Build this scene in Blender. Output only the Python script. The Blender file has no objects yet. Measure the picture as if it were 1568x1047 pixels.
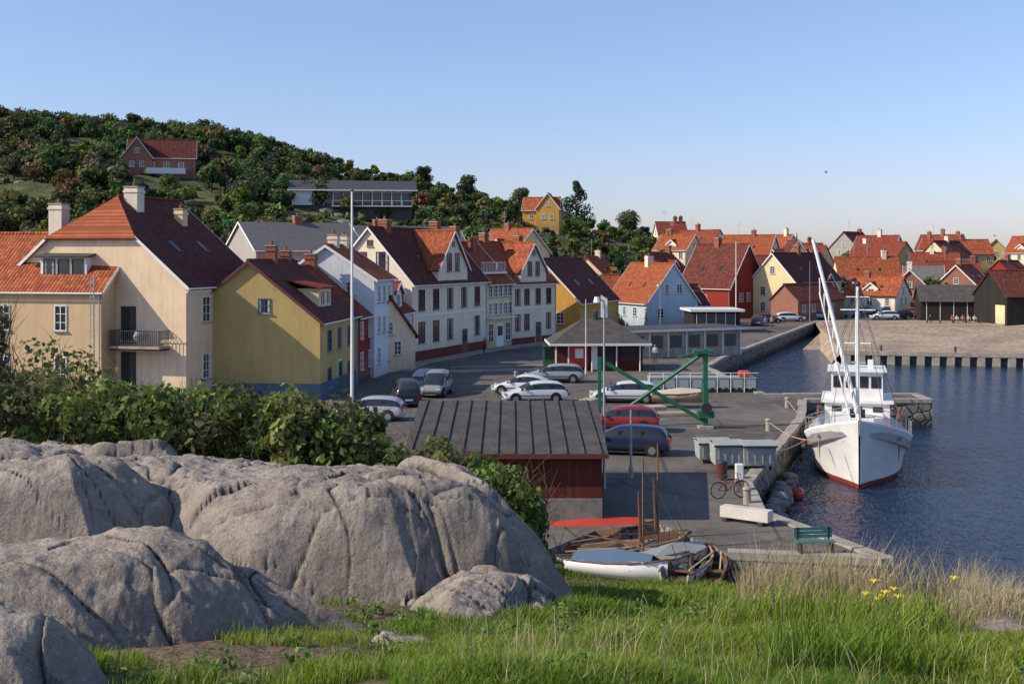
import bpy, math, random
import numpy as np
from mathutils import Vector, Matrix
from mathutils.geometry import tessellate_polygon
R=random.Random(11); NR=np.random.RandomState(5)
F=1800.0; EYE=9.8
def P(b,D): return ((b-784)/F*D, D)
scene=bpy.context.scene
col0=scene.collection
# ---------------------------------------------------------------- materials
class NT:
    def __init__(s,name):
        s.m=bpy.data.materials.new(name); s.m.use_nodes=True; s.t=s.m.node_tree; s.t.nodes.clear()
        s.out=s.n('ShaderNodeOutputMaterial'); s.b=s.n('ShaderNodeBsdfPrincipled'); s.l(s.b.outputs[0],s.out.inputs[0])
        s.tc=s.n('ShaderNodeTexCoord')
    def n(s,t,**k):
        q=s.t.nodes.new(t)
        for a,b in k.items(): setattr(q,a,b)
        return q
    def l(s,a,b): s.t.links.new(a,b)
    def math(s,op,a,b=0.0,c=0.0):
        q=s.n('ShaderNodeMath',operation=op)
        for i,v in enumerate((a,b,c)):
            if hasattr(v,'links'): s.l(v,q.inputs[i])
            else: q.inputs[i].default_value=v
        return q.outputs[0]
    def noise(s,scale,detail=4,rough=.6,vec=None):
        q=s.n('ShaderNodeTexNoise'); q.inputs['Scale'].default_value=scale; q.inputs['Detail'].default_value=detail; q.inputs['Roughness'].default_value=rough
        s.l(vec if vec is not None else s.tc.outputs['Object'],q.inputs['Vector']); return q.outputs['Fac']
    def mix(s,f,a,b,mode='MIX'):
        q=s.n('ShaderNodeMix',data_type='RGBA',blend_type=mode)
        for sock,v in ((q.inputs[0],f),(q.inputs[6],a),(q.inputs[7],b)):
            if hasattr(v,'links'): s.l(v,sock)
            elif isinstance(v,(int,float)): sock.default_value=v
            else: sock.default_value=(*v[:3],1)
        return q.outputs[2]
    def rng(s,v,a,b,c=0,d=1):
        q=s.n('ShaderNodeMapRange'); s.l(v,q.inputs[0])
        for i,x in enumerate((a,b,c,d)): q.inputs[i+1].default_value=x
        return q.outputs[0]
    def bump(s,h,st,dist=.05,nrm=None):
        q=s.n('ShaderNodeBump'); q.inputs['Strength'].default_value=st; q.inputs['Distance'].default_value=dist
        s.l(h,q.inputs['Height'])
        if nrm is not None: s.l(nrm,q.inputs['Normal'])
        s.l(q.outputs[0],s.b.inputs['Normal']); return q.outputs[0]
    def set(s,c=None,rough=.8,metal=0,spec=.3):
        if c is not None:
            if hasattr(c,'links'): s.l(c,s.b.inputs['Base Color'])
            else: s.b.inputs['Base Color'].default_value=(*c[:3],1)
        s.b.inputs['Roughness'].default_value=rough; s.b.inputs['Metallic'].default_value=metal
        s.b.inputs['Specular IOR Level'].default_value=spec
def sc(c,k): return tuple(min(1,x*k) for x in c)
_mc={}
def M(name,c,rough=.8,var=.18,scale=1.5,bump=.15,metal=0,spec=.3,bs=25):
    if name in _mc: return _mc[name]
    k=NT(name); a=k.noise(scale,6); b=k.noise(scale*9,3)
    f=k.math('ADD',k.math('MULTIPLY',a,.65),k.math('MULTIPLY',b,.35))
    k.set(k.mix(k.rng(f,.35,.65),sc(c,1-var),sc(c,1+var*.7)),rough,metal,spec)
    if bump: k.bump(k.noise(bs,3),bump,.02)
    _mc[name]=k.m; return k.m
def plaster(name,c):
    if name in _mc: return _mc[name]
    k=NT(name); sep=k.n('ShaderNodeSeparateXYZ'); k.l(k.tc.outputs['Object'],sep.inputs[0])
    mp=k.n('ShaderNodeMapping'); mp.inputs['Scale'].default_value=(1.6,1.6,.22); k.l(k.tc.outputs['Object'],mp.inputs[0])
    st=k.noise(1.5,6,.7,mp.outputs[0]); a=k.noise(.5,5)
    base=k.mix(k.rng(a,.35,.7),sc(c,.86),c)
    base=k.mix(k.rng(st,.48,.8,0,.6),base,sc(c,.55))
    base=k.mix(k.rng(k.noise(.9,7,.75),.60,.68,0,.35),base,sc(c,.62))
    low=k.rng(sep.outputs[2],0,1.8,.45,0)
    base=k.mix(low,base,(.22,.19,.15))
    k.set(base,.9,0,.2); k.bump(k.noise(14,4),.25,.02); _mc[name]=k.m; return k.m
def roofm(name,c,old=.3):
    if name in _mc: return _mc[name]
    k=NT(name); sep=k.n('ShaderNodeSeparateXYZ'); k.l(k.tc.outputs['Object'],sep.inputs[0])
    cx=k.math('DIVIDE',sep.outputs[0],.27); rz=k.math('DIVIDE',sep.outputs[2],.24)
    cmb=k.n('ShaderNodeCombineXYZ'); k.l(k.math('FLOOR',cx),cmb.inputs[0]); k.l(k.math('FLOOR',rz),cmb.inputs[1])
    wn=k.n('ShaderNodeTexWhiteNoise',noise_dimensions='3D'); k.l(cmb.outputs[0],wn.inputs['Vector'])
    g=k.math('ABSOLUTE',k.math('SINE',k.math('MULTIPLY',cx,math.pi)))
    fr=k.math('FRACT',rz); oi=k.n('ShaderNodeObjectInfo')
    base=k.mix(wn.outputs[0],sc(c,.62),sc(c,1.35))
    base=k.mix(k.rng(k.noise(.55,6,.7),.42,.75,0,old*1.8),base,sc(c,.38))
    base=k.mix(k.rng(k.noise(2.2,5,.7),.54,.74,0,.5),base,(.12,.11,.07))
    base=k.mix(k.rng(oi.outputs['Random'],0,1,0,.45),base,sc(c,.5))
    base=k.mix(k.rng(g,0,.4,.55,0),base,sc(c,.25)); base=k.mix(k.rng(fr,0,.15,.5,0),base,sc(c,.25))
    k.set(base,.85,0,.2)
    k.bump(k.math('ADD',g,k.math('MULTIPLY',fr,-.6)),.8,.05); _mc[name]=k.m; return k.m
def plank(name,c,w=.16,axis='xy'):
    if name in _mc: return _mc[name]
    k=NT(name); sep=k.n('ShaderNodeSeparateXYZ'); k.l(k.tc.outputs['Object'],sep.inputs[0])
    q=k.math('DIVIDE',k.math('ADD',sep.outputs[0],sep.outputs[1]),w) if axis=='xy' else k.math('DIVIDE',sep.outputs[2],w)
    fr=k.math('FRACT',q); cmb=k.n('ShaderNodeCombineXYZ'); k.l(k.math('FLOOR',q),cmb.inputs[0])
    wn=k.n('ShaderNodeTexWhiteNoise',noise_dimensions='3D'); k.l(cmb.outputs[0],wn.inputs['Vector'])
    base=k.mix(wn.outputs[0],sc(c,.7),sc(c,1.25)); base=k.mix(k.rng(k.noise(3,5),.4,.7,0,.5),base,sc(c,.55))
    base=k.mix(k.rng(fr,0,.12,.85,0),base,sc(c,.15)); k.set(base,.8,0,.25); k.bump(k.rng(fr,0,.12),.5,.02); _mc[name]=k.m; return k.m
def brickm(name,c):
    if name in _mc: return _mc[name]
    k=NT(name); sep=k.n('ShaderNodeSeparateXYZ'); k.l(k.tc.outputs['Object'],sep.inputs[0])
    cmb=k.n('ShaderNodeCombineXYZ'); k.l(k.math('ADD',sep.outputs[0],sep.outputs[1]),cmb.inputs[0]); k.l(sep.outputs[2],cmb.inputs[1])
    b=k.n('ShaderNodeTexBrick'); k.l(cmb.outputs[0],b.inputs['Vector']); b.inputs['Scale'].default_value=4
    b.inputs['Color1'].default_value=(*sc(c,.8),1); b.inputs['Color2'].default_value=(*sc(c,1.2),1); b.inputs['Mortar'].default_value=(.35,.32,.28,1)
    b.inputs['Mortar Size'].default_value=.012
    k.set(k.mix(k.rng(k.noise(1,5),.4,.7,0,.4),b.outputs[0],sc(c,.6)),.9,0,.2); _mc[name]=k.m; return k.m
def paint(name,c,rough=.3,metal=0.0,spec=.5):
    return M(name,c,rough,.06,2,0,metal,spec)
WHITE=paint('white_paint',(.78,.77,.73),.5); GLASS=M('window_glass',(.025,.032,.04),.08,.3,.6,0,0,.7)
RB=paint('redbrown_paint',(.13,.035,.03),.5); DK=paint('dark_paint',(.03,.03,.035),.5); GREEN=paint('green_paint',(.02,.12,.06),.5)
METAL=M('galvanised_metal',(.42,.43,.44),.5,.2,4,0,.6); BLACKM=M('black_rubber',(.02,.02,.02),.8,.1,4,0)
RO=roofm('orange_tile',(.42,.115,.047)); RD=roofm('dark_tile',(.17,.05,.036)); RR=roofm('red_tile',(.29,.068,.042)); RS=M('slate_roof',(.14,.135,.13),.7,.25,3,.3)
FELT=M('felt_roof',(.085,.076,.07),.85,.4,1.2,.3)
WOODR=plank('red_wood',(.12,.028,.018)); WOODB=plank('black_wood',(.03,.026,.023)); WOODG=plank('grey_wood',(.25,.22,.18),.14,'z')
STONE=M('granite_stone',(.22,.2,.175),.9,.4,2,.6,bs=6); CONC=M('concrete',(.36,.32,.265),.9,.35,1.5,.3)
WARM=M('chimney_brick',(.30,.11,.07),.9,.25,5,.2); 
# ---------------------------------------------------------------- mesh builder
class MB:
    def __init__(s): s.v=[];s.f=[];s.m=[];s.mats=[]
    def mi(s,m):
        if m not in s.mats: s.mats.append(m)
        return s.mats.index(m)
    def face(s,pts,m):
        n=len(s.v); s.v+= [tuple(p) for p in pts]; s.f.append(tuple(range(n,n+len(pts)))); s.m.append(s.mi(m))
    def box(s,x0,x1,y0,y1,z0,z1,m,T=None):
        c=[(x0,y0,z0),(x1,y0,z0),(x1,y1,z0),(x0,y1,z0),(x0,y0,z1),(x1,y0,z1),(x1,y1,z1),(x0,y1,z1)]
        if T: c=[T(*p) for p in c]
        n=len(s.v); s.v+=[tuple(p) for p in c]; k=s.mi(m)
        for f in ((0,3,2,1),(4,5,6,7),(0,1,5,4),(1,2,6,5),(2,3,7,6),(3,0,4,7)): s.f.append(tuple(n+i for i in f)); s.m.append(k)
    def tube(s,p0,p1,r0,m,r1=None,n=8):
        p0=Vector(p0);p1=Vector(p1); r1=r0 if r1 is None else r1
        d=(p1-p0); 
        if d.length<1e-6: return
        d.normalize(); a=d.orthogonal().normalized(); b=d.cross(a); k=len(s.v)
        for p,r in ((p0,r0),(p1,r1)):
            for i in range(n):
                t=2*math.pi*i/n; s.v.append(tuple(p+a*(r*math.cos(t))+b*(r*math.sin(t))))
        q=s.mi(m)
        for i in range(n): s.f.append((k+i,k+(i+1)%n,k+n+(i+1)%n,k+n+i)); s.m.append(q)
        s.f.append(tuple(k+i for i in range(n))[::-1]); s.m.append(q); s.f.append(tuple(k+n+i for i in range(n))); s.m.append(q)
    def loft(s,rings,mf,closed=True):
        k=len(s.v); n=len(rings[0])
        for r in rings: s.v+=[tuple(p) for p in r]
        for i in range(len(rings)-1):
            for j in range(n if closed else n-1):
                j2=(j+1)%n; s.f.append((k+i*n+j,k+i*n+j2,k+(i+1)*n+j2,k+(i+1)*n+j)); s.m.append(s.mi(mf(i,j) if callable(mf) else mf))
    def slab(s,pts,t,m):
        pts=[Vector(p) for p in pts]; nn=(pts[1]-pts[0]).cross(pts[-1]-pts[0]).normalized()
        if nn.z<0: nn=-nn; pts=pts[::-1]
        lo=[p-nn*t for p in pts]; s.face(pts,m); s.face(lo[::-1],m)
        for i in range(len(pts)):
            j=(i+1)%len(pts); s.face([pts[i],lo[i],lo[j],pts[j]],m)
    def ball(s,c,r,m,nu=10,nv=7,sc3=(1,1,1)):
        rings=[]
        for i in range(nv+1):
            th=math.pi*i/nv; rings.append([(c[0]+r*sc3[0]*math.sin(th)*math.cos(2*math.pi*j/nu),c[1]+r*sc3[1]*math.sin(th)*math.sin(2*math.pi*j/nu),c[2]+r*sc3[2]*math.cos(th)) for j in range(nu)])
        s.loft(rings,m)
    def out(s,name,parent=None,smooth=False,loc=None,rot=0,bevel=0):
        if not s.f: return None
        me=bpy.data.meshes.new(name); me.from_pydata(s.v,[],s.f)
        for m in s.mats: me.materials.append(m)
        me.polygons.foreach_set('material_index',s.m)
        if smooth: me.polygons.foreach_set('use_smooth',[True]*len(s.f))
        me.update(); o=bpy.data.objects.new(name,me); col0.objects.link(o)
        if parent: o.parent=parent
        if loc is not None: o.location=loc
        o.rotation_euler[2]=rot
        if bevel:
            b=o.modifiers.new('bevel','BEVEL'); b.width=bevel; b.segments=2; b.limit_method='ANGLE'
        return o
def root(name,loc,rot=0,parent=None):
    e=bpy.data.objects.new(name,None); e.location=loc; e.rotation_euler[2]=rot; e.empty_display_size=.3; col0.objects.link(e)
    if parent: e.parent=parent
    return e
# ---------------------------------------------------------------- numpy noise
def _h(ix,iy,s):
    n=(ix.astype(np.int64)*374761393+iy.astype(np.int64)*668265263+s*974634777)&0xffffffff
    n=((n^(n>>13))*1274126177)&0xffffffff; n=(n^(n>>16))&0xffffffff
    return n/4294967295.0
def vn(x,y,s=0):
    ix=np.floor(x);iy=np.floor(y);fx=x-ix;fy=y-iy;fx=fx*fx*fx*(fx*(fx*6-15)+10);fy=fy*fy*fy*(fy*(fy*6-15)+10)
    a=_h(ix,iy,s);b=_h(ix+1,iy,s);c=_h(ix,iy+1,s);d=_h(ix+1,iy+1,s)
    return (a+(b-a)*fx)*(1-fy)+(c+(d-c)*fx)*fy-.5
def fbm(x,y,s=0,o=5,g=.5):
    r=0;a=1
    for i in range(o):
        r=r+a*vn(x*2**i+17.3*i,y*2**i-9.1*i,s+i); a*=g
    return r
def worley(x,y,s=0):
    ix=np.floor(x);iy=np.floor(y); f1=np.full(x.shape,9.);f2=np.full(x.shape,9.);cx=np.zeros(x.shape);cy=np.zeros(x.shape);cid=np.zeros(x.shape)
    for dx in(-1,0,1):
        for dy in(-1,0,1):
            px=ix+dx+_h(ix+dx,iy+dy,s);py=iy+dy+_h(ix+dx,iy+dy,s+77); d=np.hypot(px-x,py-y)
            n=d<f1; f2=np.where(n,f1,np.minimum(f2,d)); cid=np.where(n,_h(ix+dx,iy+dy,s+5),cid); cx=np.where(n,px,cx);cy=np.where(n,py,cy); f1=np.where(n,d,f1)
    return f1,f2,cid,cx,cy
def tri_mesh(name,verts,tris,mats,cols=None,parent=None,smooth=False,vlen=3):
    me=bpy.data.meshes.new(name); nv=len(verts); nt=len(tris)
    me.vertices.add(nv); me.vertices.foreach_set('co',np.asarray(verts,np.float32).ravel())
    me.loops.add(nt*vlen); me.loops.foreach_set('vertex_index',np.asarray(tris,np.int32).ravel())
    me.polygons.add(nt); me.polygons.foreach_set('loop_start',np.arange(0,nt*vlen,vlen,dtype=np.int32))
    try: me.polygons.foreach_set('loop_total',np.full(nt,vlen,dtype=np.int32))
    except Exception: pass
    if smooth: me.polygons.foreach_set('use_smooth',np.ones(nt,dtype=bool))
    me.update(calc_edges=True)
    if cols is not None:
        a=me.attributes.new('Col','FLOAT_COLOR','POINT'); c=np.ones((nv,4),np.float32); c[:,:3]=cols; a.data.foreach_set('color',c.ravel())
    for m in (mats if isinstance(mats,list) else [mats]): me.materials.append(m)
    o=bpy.data.objects.new(name,me); col0.objects.link(o)
    if parent: o.parent=parent
    return o
def grid(name,xs,ys,zs,mat,smooth=True):
    r,c=xs.shape; v=np.stack([xs,ys,zs],-1).reshape(-1,3); i=np.arange((r-1)*(c-1)); a=(i//(c-1))*c+i%(c-1)
    q=np.stack([a,a+1,a+c+1,a+c],-1); return tri_mesh(name,v,q,mat,None,None,smooth,4)
# ---------------------------------------------------------------- world, sun, camera
SUN=Vector((-.972,-.235,0)).normalized(); EL=math.radians(33)
w=bpy.data.worlds.new('World'); scene.world=w; w.use_nodes=True; wt=w.node_tree
bg=wt.nodes['Background']; sky=wt.nodes.new('ShaderNodeTexSky'); sky.sky_type='NISHITA'; sky.sun_disc=False
sky.sun_elevation=EL; sky.sun_rotation=math.atan2(SUN.x,SUN.y); sky.air_density=1.0; sky.dust_density=.5; sky.ozone_density=2.2
tcw=wt.nodes.new('ShaderNodeTexCoord'); sp=wt.nodes.new('ShaderNodeSeparateXYZ'); wt.links.new(tcw.outputs['Generated'],sp.inputs[0])
mr=wt.nodes.new('ShaderNodeMapRange'); wt.links.new(sp.outputs[2],mr.inputs[0]); mr.inputs[1].default_value=0; mr.inputs[2].default_value=.24
tm=wt.nodes.new('ShaderNodeMix'); tm.data_type='RGBA'; wt.links.new(mr.outputs[0],tm.inputs[0]); tm.inputs[6].default_value=(.84,.83,1.12,1); tm.inputs[7].default_value=(1.10,1.09,1.22,1)
mm=wt.nodes.new('ShaderNodeMix'); mm.data_type='RGBA'; mm.blend_type='MULTIPLY'; mm.inputs[0].default_value=1; wt.links.new(sky.outputs[0],mm.inputs[6]); wt.links.new(tm.outputs[2],mm.inputs[7])
wt.links.new(mm.outputs[2],bg.inputs[0]); bg.inputs[1].default_value=.14
ld=bpy.data.lights.new('sun','SUN'); ld.energy=5.0; ld.angle=math.radians(.5); ld.color=(1,.88,.71)
lo=bpy.data.objects.new('sun',ld); col0.objects.link(lo)
L3=Vector((SUN.x*math.cos(EL),SUN.y*math.cos(EL),math.sin(EL))); lo.rotation_euler=L3.to_track_quat('Z','Y').to_euler(); lo.location=(-60,-20,60)
cd=bpy.data.cameras.new('camera'); cam=bpy.data.objects.new('camera',cd); col0.objects.link(cam); scene.camera=cam
cam.location=(0,0,EYE); cam.rotation_euler=(math.radians(90),0,0); cd.sensor_width=36; cd.lens=36*F/1568; cd.shift_y=-131.5/1568; cd.clip_start=.1; cd.clip_end=12000
scene.view_settings.view_transform='Standard'; scene.view_settings.look='None'; scene.view_settings.exposure=0
# ---------------------------------------------------------------- terrain
HU=[-900,-200,0,210,400,500,650,780,900,1000,1100,1200,1600,2400]; HH=[38,45,45,43,37,33,28,23,17,13,9,8,7.5,6]
def hill(x,y):
    x=np.asarray(x,float);y=np.asarray(y,float); u=784+F*x/np.maximum(y,1)
    H=np.interp(u,HU,HH); st=np.interp(u,[0,800,1000,1200],[135,140,170,190]); en=np.interp(u,[0,800,1200],[320,330,275])
    t=np.clip((y-st)/(en-st),0,1); t=t*.75+.25*t*t*(3-2*t); low=t<=0
    t=t-np.clip((y-en)/900,0,1)*.8
    return H*t-.25+fbm(x/38,y/38,3)*4*np.clip(t*2.5,0,1)-4*low
def hz(x,y): return float(hill(x,y))
def onhill(b,v):
    for D in range(140,330,2):
        x,y=P(b,D); z=hz(x,y)
        if 392-(z-EYE)*F/D<=v: return x,y,z
    return x,y,z
us=np.linspace(-900,2500,420); Ds=np.concatenate([np.linspace(130,360,120),np.geomspace(370,6000,30)])
UU,DD=np.meshgrid(us,Ds); X=(UU-784)/F*DD; Z=hill(X,DD)
k=NT('hill_ground'); a=k.noise(.035,6,.65); b=k.noise(.25,5); c=k.noise(1.5,4)
bs=k.mix(k.rng(a,.42,.6),(.06,.08,.025),(.15,.15,.055)); bs=k.mix(k.rng(b,.5,.7),bs,(.15,.125,.08)); bs=k.mix(k.rng(c,.6,.75,0,.6),bs,(.03,.04,.015))
k.set(bs,.95); k.bump(c,.8,.6); grid('hill_terrain',X,DD,Z,k.m)
# sea
k=NT('sea_water'); mp=k.n('ShaderNodeMapping'); mp.inputs['Scale'].default_value=(1,.55,1); mp.inputs['Rotation'].default_value=(0,0,.3); k.l(k.tc.outputs['Object'],mp.inputs[0])
n1=k.noise(1.3,4,.6,mp.outputs[0]); n2=k.noise(5.0,3,.6,mp.outputs[0]); pt=k.noise(.06,3,.5)
k.set(k.mix(k.rng(pt,.4,.6),(.003,.017,.05),(.006,.028,.072)),.07,0,.27)
k.bump(k.math('ADD',n1,k.math('MULTIPLY',n2,.4)),1.0,.3)
mb=MB(); mb.face([(-3000,5,-1.7),(3000,5,-1.7),(3000,9000,-1.7),(-3000,9000,-1.7)],k.m); mb.out('sea_water')
mb=MB(); mb.face([(-6000,-500,-5),(6000,-500,-5),(6000,11000,-5),(-6000,11000,-5)],M('seabed_ground',(.06,.06,.05))); mb.out('ground')
# quay
k=NT('asphalt'); a=k.noise(.12,6,.65); b=k.noise(1.2,5,.7); c=k.noise(30,2)
bs=k.mix(k.rng(a,.38,.62),(.09,.08,.07),(.165,.147,.126)); bs=k.mix(k.rng(b,.5,.72,0,.7),bs,(.22,.19,.16)); bs=k.mix(k.rng(k.noise(.5,5,.7),.58,.68,0,.7),bs,(.055,.05,.046))
mp=k.n('ShaderNodeMapping'); mp.inputs['Scale'].default_value=(.9,.12,1); mp.inputs['Rotation'].default_value=(0,0,-.35); k.l(k.tc.outputs['Object'],mp.inputs[0]); bs=k.mix(k.rng(k.noise(1,4,.6,mp.outputs[0]),.55,.7,0,.5),bs,(.2,.18,.15))
vz=k.n('ShaderNodeTexVoronoi',feature='DISTANCE_TO_EDGE'); vz.inputs['Scale'].default_value=.13; k.l(k.tc.outputs['Object'],vz.inputs[0]); bs=k.mix(k.rng(vz.outputs[0],0,.012,.7,0),bs,(.03,.03,.03))
k.set(bs,.9,0,.25); k.bump(c,.3,.02); ASPH=k.m
edge=[(-5,30),(3,42),(5.4,43.2),(7.1,38.7),(12.3,37.9),(9.7,45),(10.3,50.7),(17.7,71.1),(20,80),(28.6,80),(28.8,83.5),(17.9,83.6),(17.3,104),(21,115),(46.6,178)]
poly=[(-300,16)]+edge+[(400,176),(400,420),(-300,420)]
tris=tessellate_polygon([[Vector((x,y,0)) for x,y in poly]])
mb=MB()
for t in tris: mb.face([(poly[i][0],poly[i][1],0) for i in t],ASPH)
k=NT('quay_masonry'); br=k.n('ShaderNodeTexVoronoi',feature='DISTANCE_TO_EDGE'); br.inputs['Scale'].default_value=1.5; k.l(k.tc.outputs['Object'],br.inputs[0])
bs=k.mix(k.rng(k.noise(1.5,5),.35,.65),(.14,.125,.105),(.30,.27,.23)); bs=k.mix(k.rng(br.outputs[0],0,.07,.8,0),bs,(.025,.022,.02))
sz=k.n('ShaderNodeSeparateXYZ'); k.l(k.tc.outputs['Object'],sz.inputs[0]); bs=k.mix(k.rng(sz.outputs[2],-1.5,-1.0,.85,0),bs,(.03,.035,.02)); k.set(bs,.9); k.bump(k.rng(br.outputs[0],0,.12),.8,.15); MAS=k.m
pl=[(-300,16)]+edge
for i in range(len(pl)-1):
    a,b=pl[i],pl[i+1]; mb.face([(a[0],a[1],0),(b[0],b[1],0),(b[0],b[1],-4.9),(a[0],a[1],-4.9)],MAS)
mb.out('quay_ground')
mb=MB()
for i in range(3,len(edge)-1):
    a=Vector((*edge[i],0));b=Vector((*edge[i+1],0)); L=(b-a).length; d=(b-a)/L; nrm=Vector((d.y,-d.x,0)); n=max(1,int(L/1.3))
    for j in range(n):
        s0=j*L/n+.015; s1=(j+1)*L/n-.015; w0=.5+R.uniform(-.05,.05); h=.05+R.uniform(0,.04)
        T=lambda x,y,z,a=a,d=d,nrm=nrm:a+d*x-nrm*y+Vector((0,0,z))
        mb.box(s0,s1,-.06+R.uniform(-.03,.03),w0,-.18,h,CONC,T)
mb.out('quay_coping')
mb=MB()
for i in range(70):
    t=R.random(); a=Vector((10.1,47,0)).lerp(Vector((14,60,0)),t); r=R.uniform(.18,.45); c=(a.x+R.uniform(-.1,.35),a.y,-1.75+R.uniform(0,1.1)*(1-t*.5)); mb.ball(c,r,STONE,7,5,(R.uniform(.8,1.3),R.uniform(.8,1.3),R.uniform(.5,.9)))
mb.out('quay_rubble')
k=NT('cobble_bank'); vo=k.n('ShaderNodeTexVoronoi'); vo.inputs['Scale'].default_value=1.6; k.l(k.tc.outputs['Object'],vo.inputs[0])
bs=k.mix(k.rng(k.noise(.15,5),.35,.65),(.32,.24,.17),(.50,.39,.28)); bs=k.mix(k.rng(vo.outputs[0],.4,.75,0,.5),bs,(.16,.125,.09)); bs=k.mix(k.rng(k.noise(.6,5,.7),.56,.7,0,.4),bs,(.16,.15,.09)); k.set(bs,.95); k.bump(vo.outputs[0],.7,.12); COB=k.m
xs=[];ys=[];zs=[]
for i in range(40):
    t=i/39; row=[];
    for j in range(60):
        q=j/59; x0=35.4+q*70; y0=126-q*16; x1=47+q*80; y1=178
        x=x0+(x1-x0)*t;y=y0+(y1-y0)*t; z=-.45+.5*min(1,t*1.3)+(.12*math.sin(x*.7)*math.sin(y*.5) if 0<t<.8 else 0)
        row.append((x,y,z))
    xs.append([p[0] for p in row]);ys.append([p[1] for p in row]);zs.append([p[2] for p in row])
grid('stone_bank',np.array(xs),np.array(ys),np.array(zs),COB)
mb=MB(); mb.face([(35.4,126,-.45),(47,178,.04),(45.5,177,.03),(42,160,-.6),(33,138,-2.2),(33,126,-3)],COB); mb.out('slipway')
bm=root('harbour_beam_wall',(35.4,126,0),math.atan2(-16,70)); mb=MB(); 
mb.box(0,72,-.35,.3,-.75,-.3,CONC); mb.box(0,72,.1,.3,-3,-.75,DK)
for i in range(48): mb.box(i*1.5+.1,i*1.5+.85,-.3,.1,-1.9,-.75,CONC)
mb.out('beam',bm); mb=MB()
for i in range(9): mb.tube((4+i*7.5,.5,-.4),(4+i*7.5,.5,.25),.14,M('mooring_post',(.1,.07,.05)))
mb.out('mooring_posts',bm)
def strip(name,pts,w,z,mat):
    mb=MB()
    for i in range(len(pts)-1):
        a=Vector((*pts[i],0));b=Vector((*pts[i+1],0));d=(b-a).normalized();n=Vector((d.y,-d.x,0))
        if z>.05: mb.box(0,(b-a).length,-.6,w,.004,z,mat,lambda x,y,zz,a=a,d=d,n=n:a+d*x+n*y+Vector((0,0,zz)))
        else: mb.face([a+Vector((0,0,z)),b+Vector((0,0,z)),b+n*w+Vector((0,0,z)),a+n*w+Vector((0,0,z))],mat)
    return mb.out(name)
strip('pavement',[P(285,77.4),P(400,88)],1.6,.12,CONC); strip('pavement',[P(602,100),P(631,107.5),P(745,123),P(850,135),P(945,152)],1.5,.12,CONC)
LM=M('road_marking',(.42,.41,.38),.8,.3,4,0)
strip('road_marking',[P(690,104),P(835,106)],.35,.008,LM); strip('road_marking',[P(700,98),P(800,99)],.12,.008,LM)
strip('kerb_stone',[P(690,99),P(830,101)],.3,.12,CONC)
for a,b in (((4,62),(12.5,66)),((2,70),(14,74)),((5,84),(16,86.5))): strip('rail_track',[a,b],.1,.006,M('rusty_rail',(.09,.06,.045)))
# ---------------------------------------------------------------- foreground hill
def fg(x,y):
    x=np.asarray(x,float);y=np.asarray(y,float); u=784+F*x/np.maximum(y,.5)
    cr=np.interp(u,[-400,500,900,1100,1300,1568,1900],[21,19,15,14,12,9.2,7.5])
    f=lambda q: np.where(q<14,9.24-.243*q,9.24-.243*14-.12*(q-14))
    z=np.where(y<cr,f(y),f(cr)-.62*(y-cr)); lo=np.interp(u,[-400,860,900,1105,1135,2000],[-.4,-.4,-.95,-.95,-3,-3])
    z=np.maximum(z,lo); return z+fbm(x*.7,y*.7,21,4)*.13*np.clip((z+1)/3,0,1)
us=np.linspace(-500,2100,330); Ds=np.concatenate([np.linspace(1.5,16,190),np.linspace(16.3,44,80)])
UU,DD=np.meshgrid(us,Ds); X=(UU-784)/F*DD
k=NT('grass_soil'); a=k.noise(.9,5); b=k.noise(9,4)
bs=k.mix(k.rng(a,.45,.66),(.085,.12,.025),(.19,.125,.075)); sx=k.n('ShaderNodeSeparateXYZ'); k.l(k.tc.outputs['Object'],sx.inputs[0]); bs=k.mix(k.rng(sx.outputs[0],-.9,-.1,.85,0),bs,(.17,.11,.07)); bs=k.mix(k.rng(b,.45,.7,0,.7),bs,(.06,.05,.025)); k.set(bs,.95); k.bump(b,1.0,.08)
grid('grass_hill',X,DD,fg(X,DD),k.m)
def sd(poly,x,y):
    d=np.full(x.shape,-99.)
    for i in range(len(poly)):
        (ax,ay),(bx,by)=poly[i],poly[(i+1)%len(poly)]; ex,ey=bx-ax,by-ay; l=math.hypot(ex,ey); d=np.maximum(d,((x-ax)*ey-(y-ay)*ex)/l)
    return d
def PP(l): return [P(u,D) for u,D in l]
slabs=[ (PP([(150,10.4),(400,9.6),(600,9.5),(725,9.9),(775,10.7),(725,12.2),(500,13.2),(250,13.8),(0,13.6),(-200,12)]),[(8.0,-9,-.03,-.11,-2),(7.95,-9,-.2,-.1,-.6)],1.6,.35),
 (PP([(-250,8.2),(-200,6.2),(80,6.3),(300,6.6),(500,7.0),(620,7.4),(300,7.5),(90,7.7)]),[(8.07,-7,0,.04,-3),(7.99,-7,-.37,0.03,-1.96)],1.3,.28),
 (PP([(-200,5.15),(-150,4.2),(40,4.35),(120,4.7),(90,5.0),(20,5.15)]),[(8.20,-5,-.10,-.03,-1.8)],1.3,.2),
 (PP([(650,8.9),(700,8.3),(790,8.5),(800,9.0),(720,9.3)]),[(7.38,-8.8,-.1,-.1,-.3)],1.2,.15),
 (PP([(-300,12.5),(-250,9.7),(100,9.5),(170,9.9),(60,13)]),[(8.05,-10,.02,-.1,-3)],1.5,.3),
 (PP([(570,6.25),(640,6.05),(750,6.2),(730,6.5),(620,6.6)]),[(7.72,-6,-.1,-.05,-.4)],1,.15),
 (PP([(360,5.05),(420,4.9),(480,4.95),(470,5.1),(380,5.2)]),[(7.97,-5,-.1,-.05,-.9)],1,.1)]
slabs=[(p if sum((p[i][0]*p[(i+1)%len(p)][1]-p[(i+1)%len(p)][0]*p[i][1]) for i in range(len(p)))>0 else p[::-1],pl,s,r) for p,pl,s,r in slabs]
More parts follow.
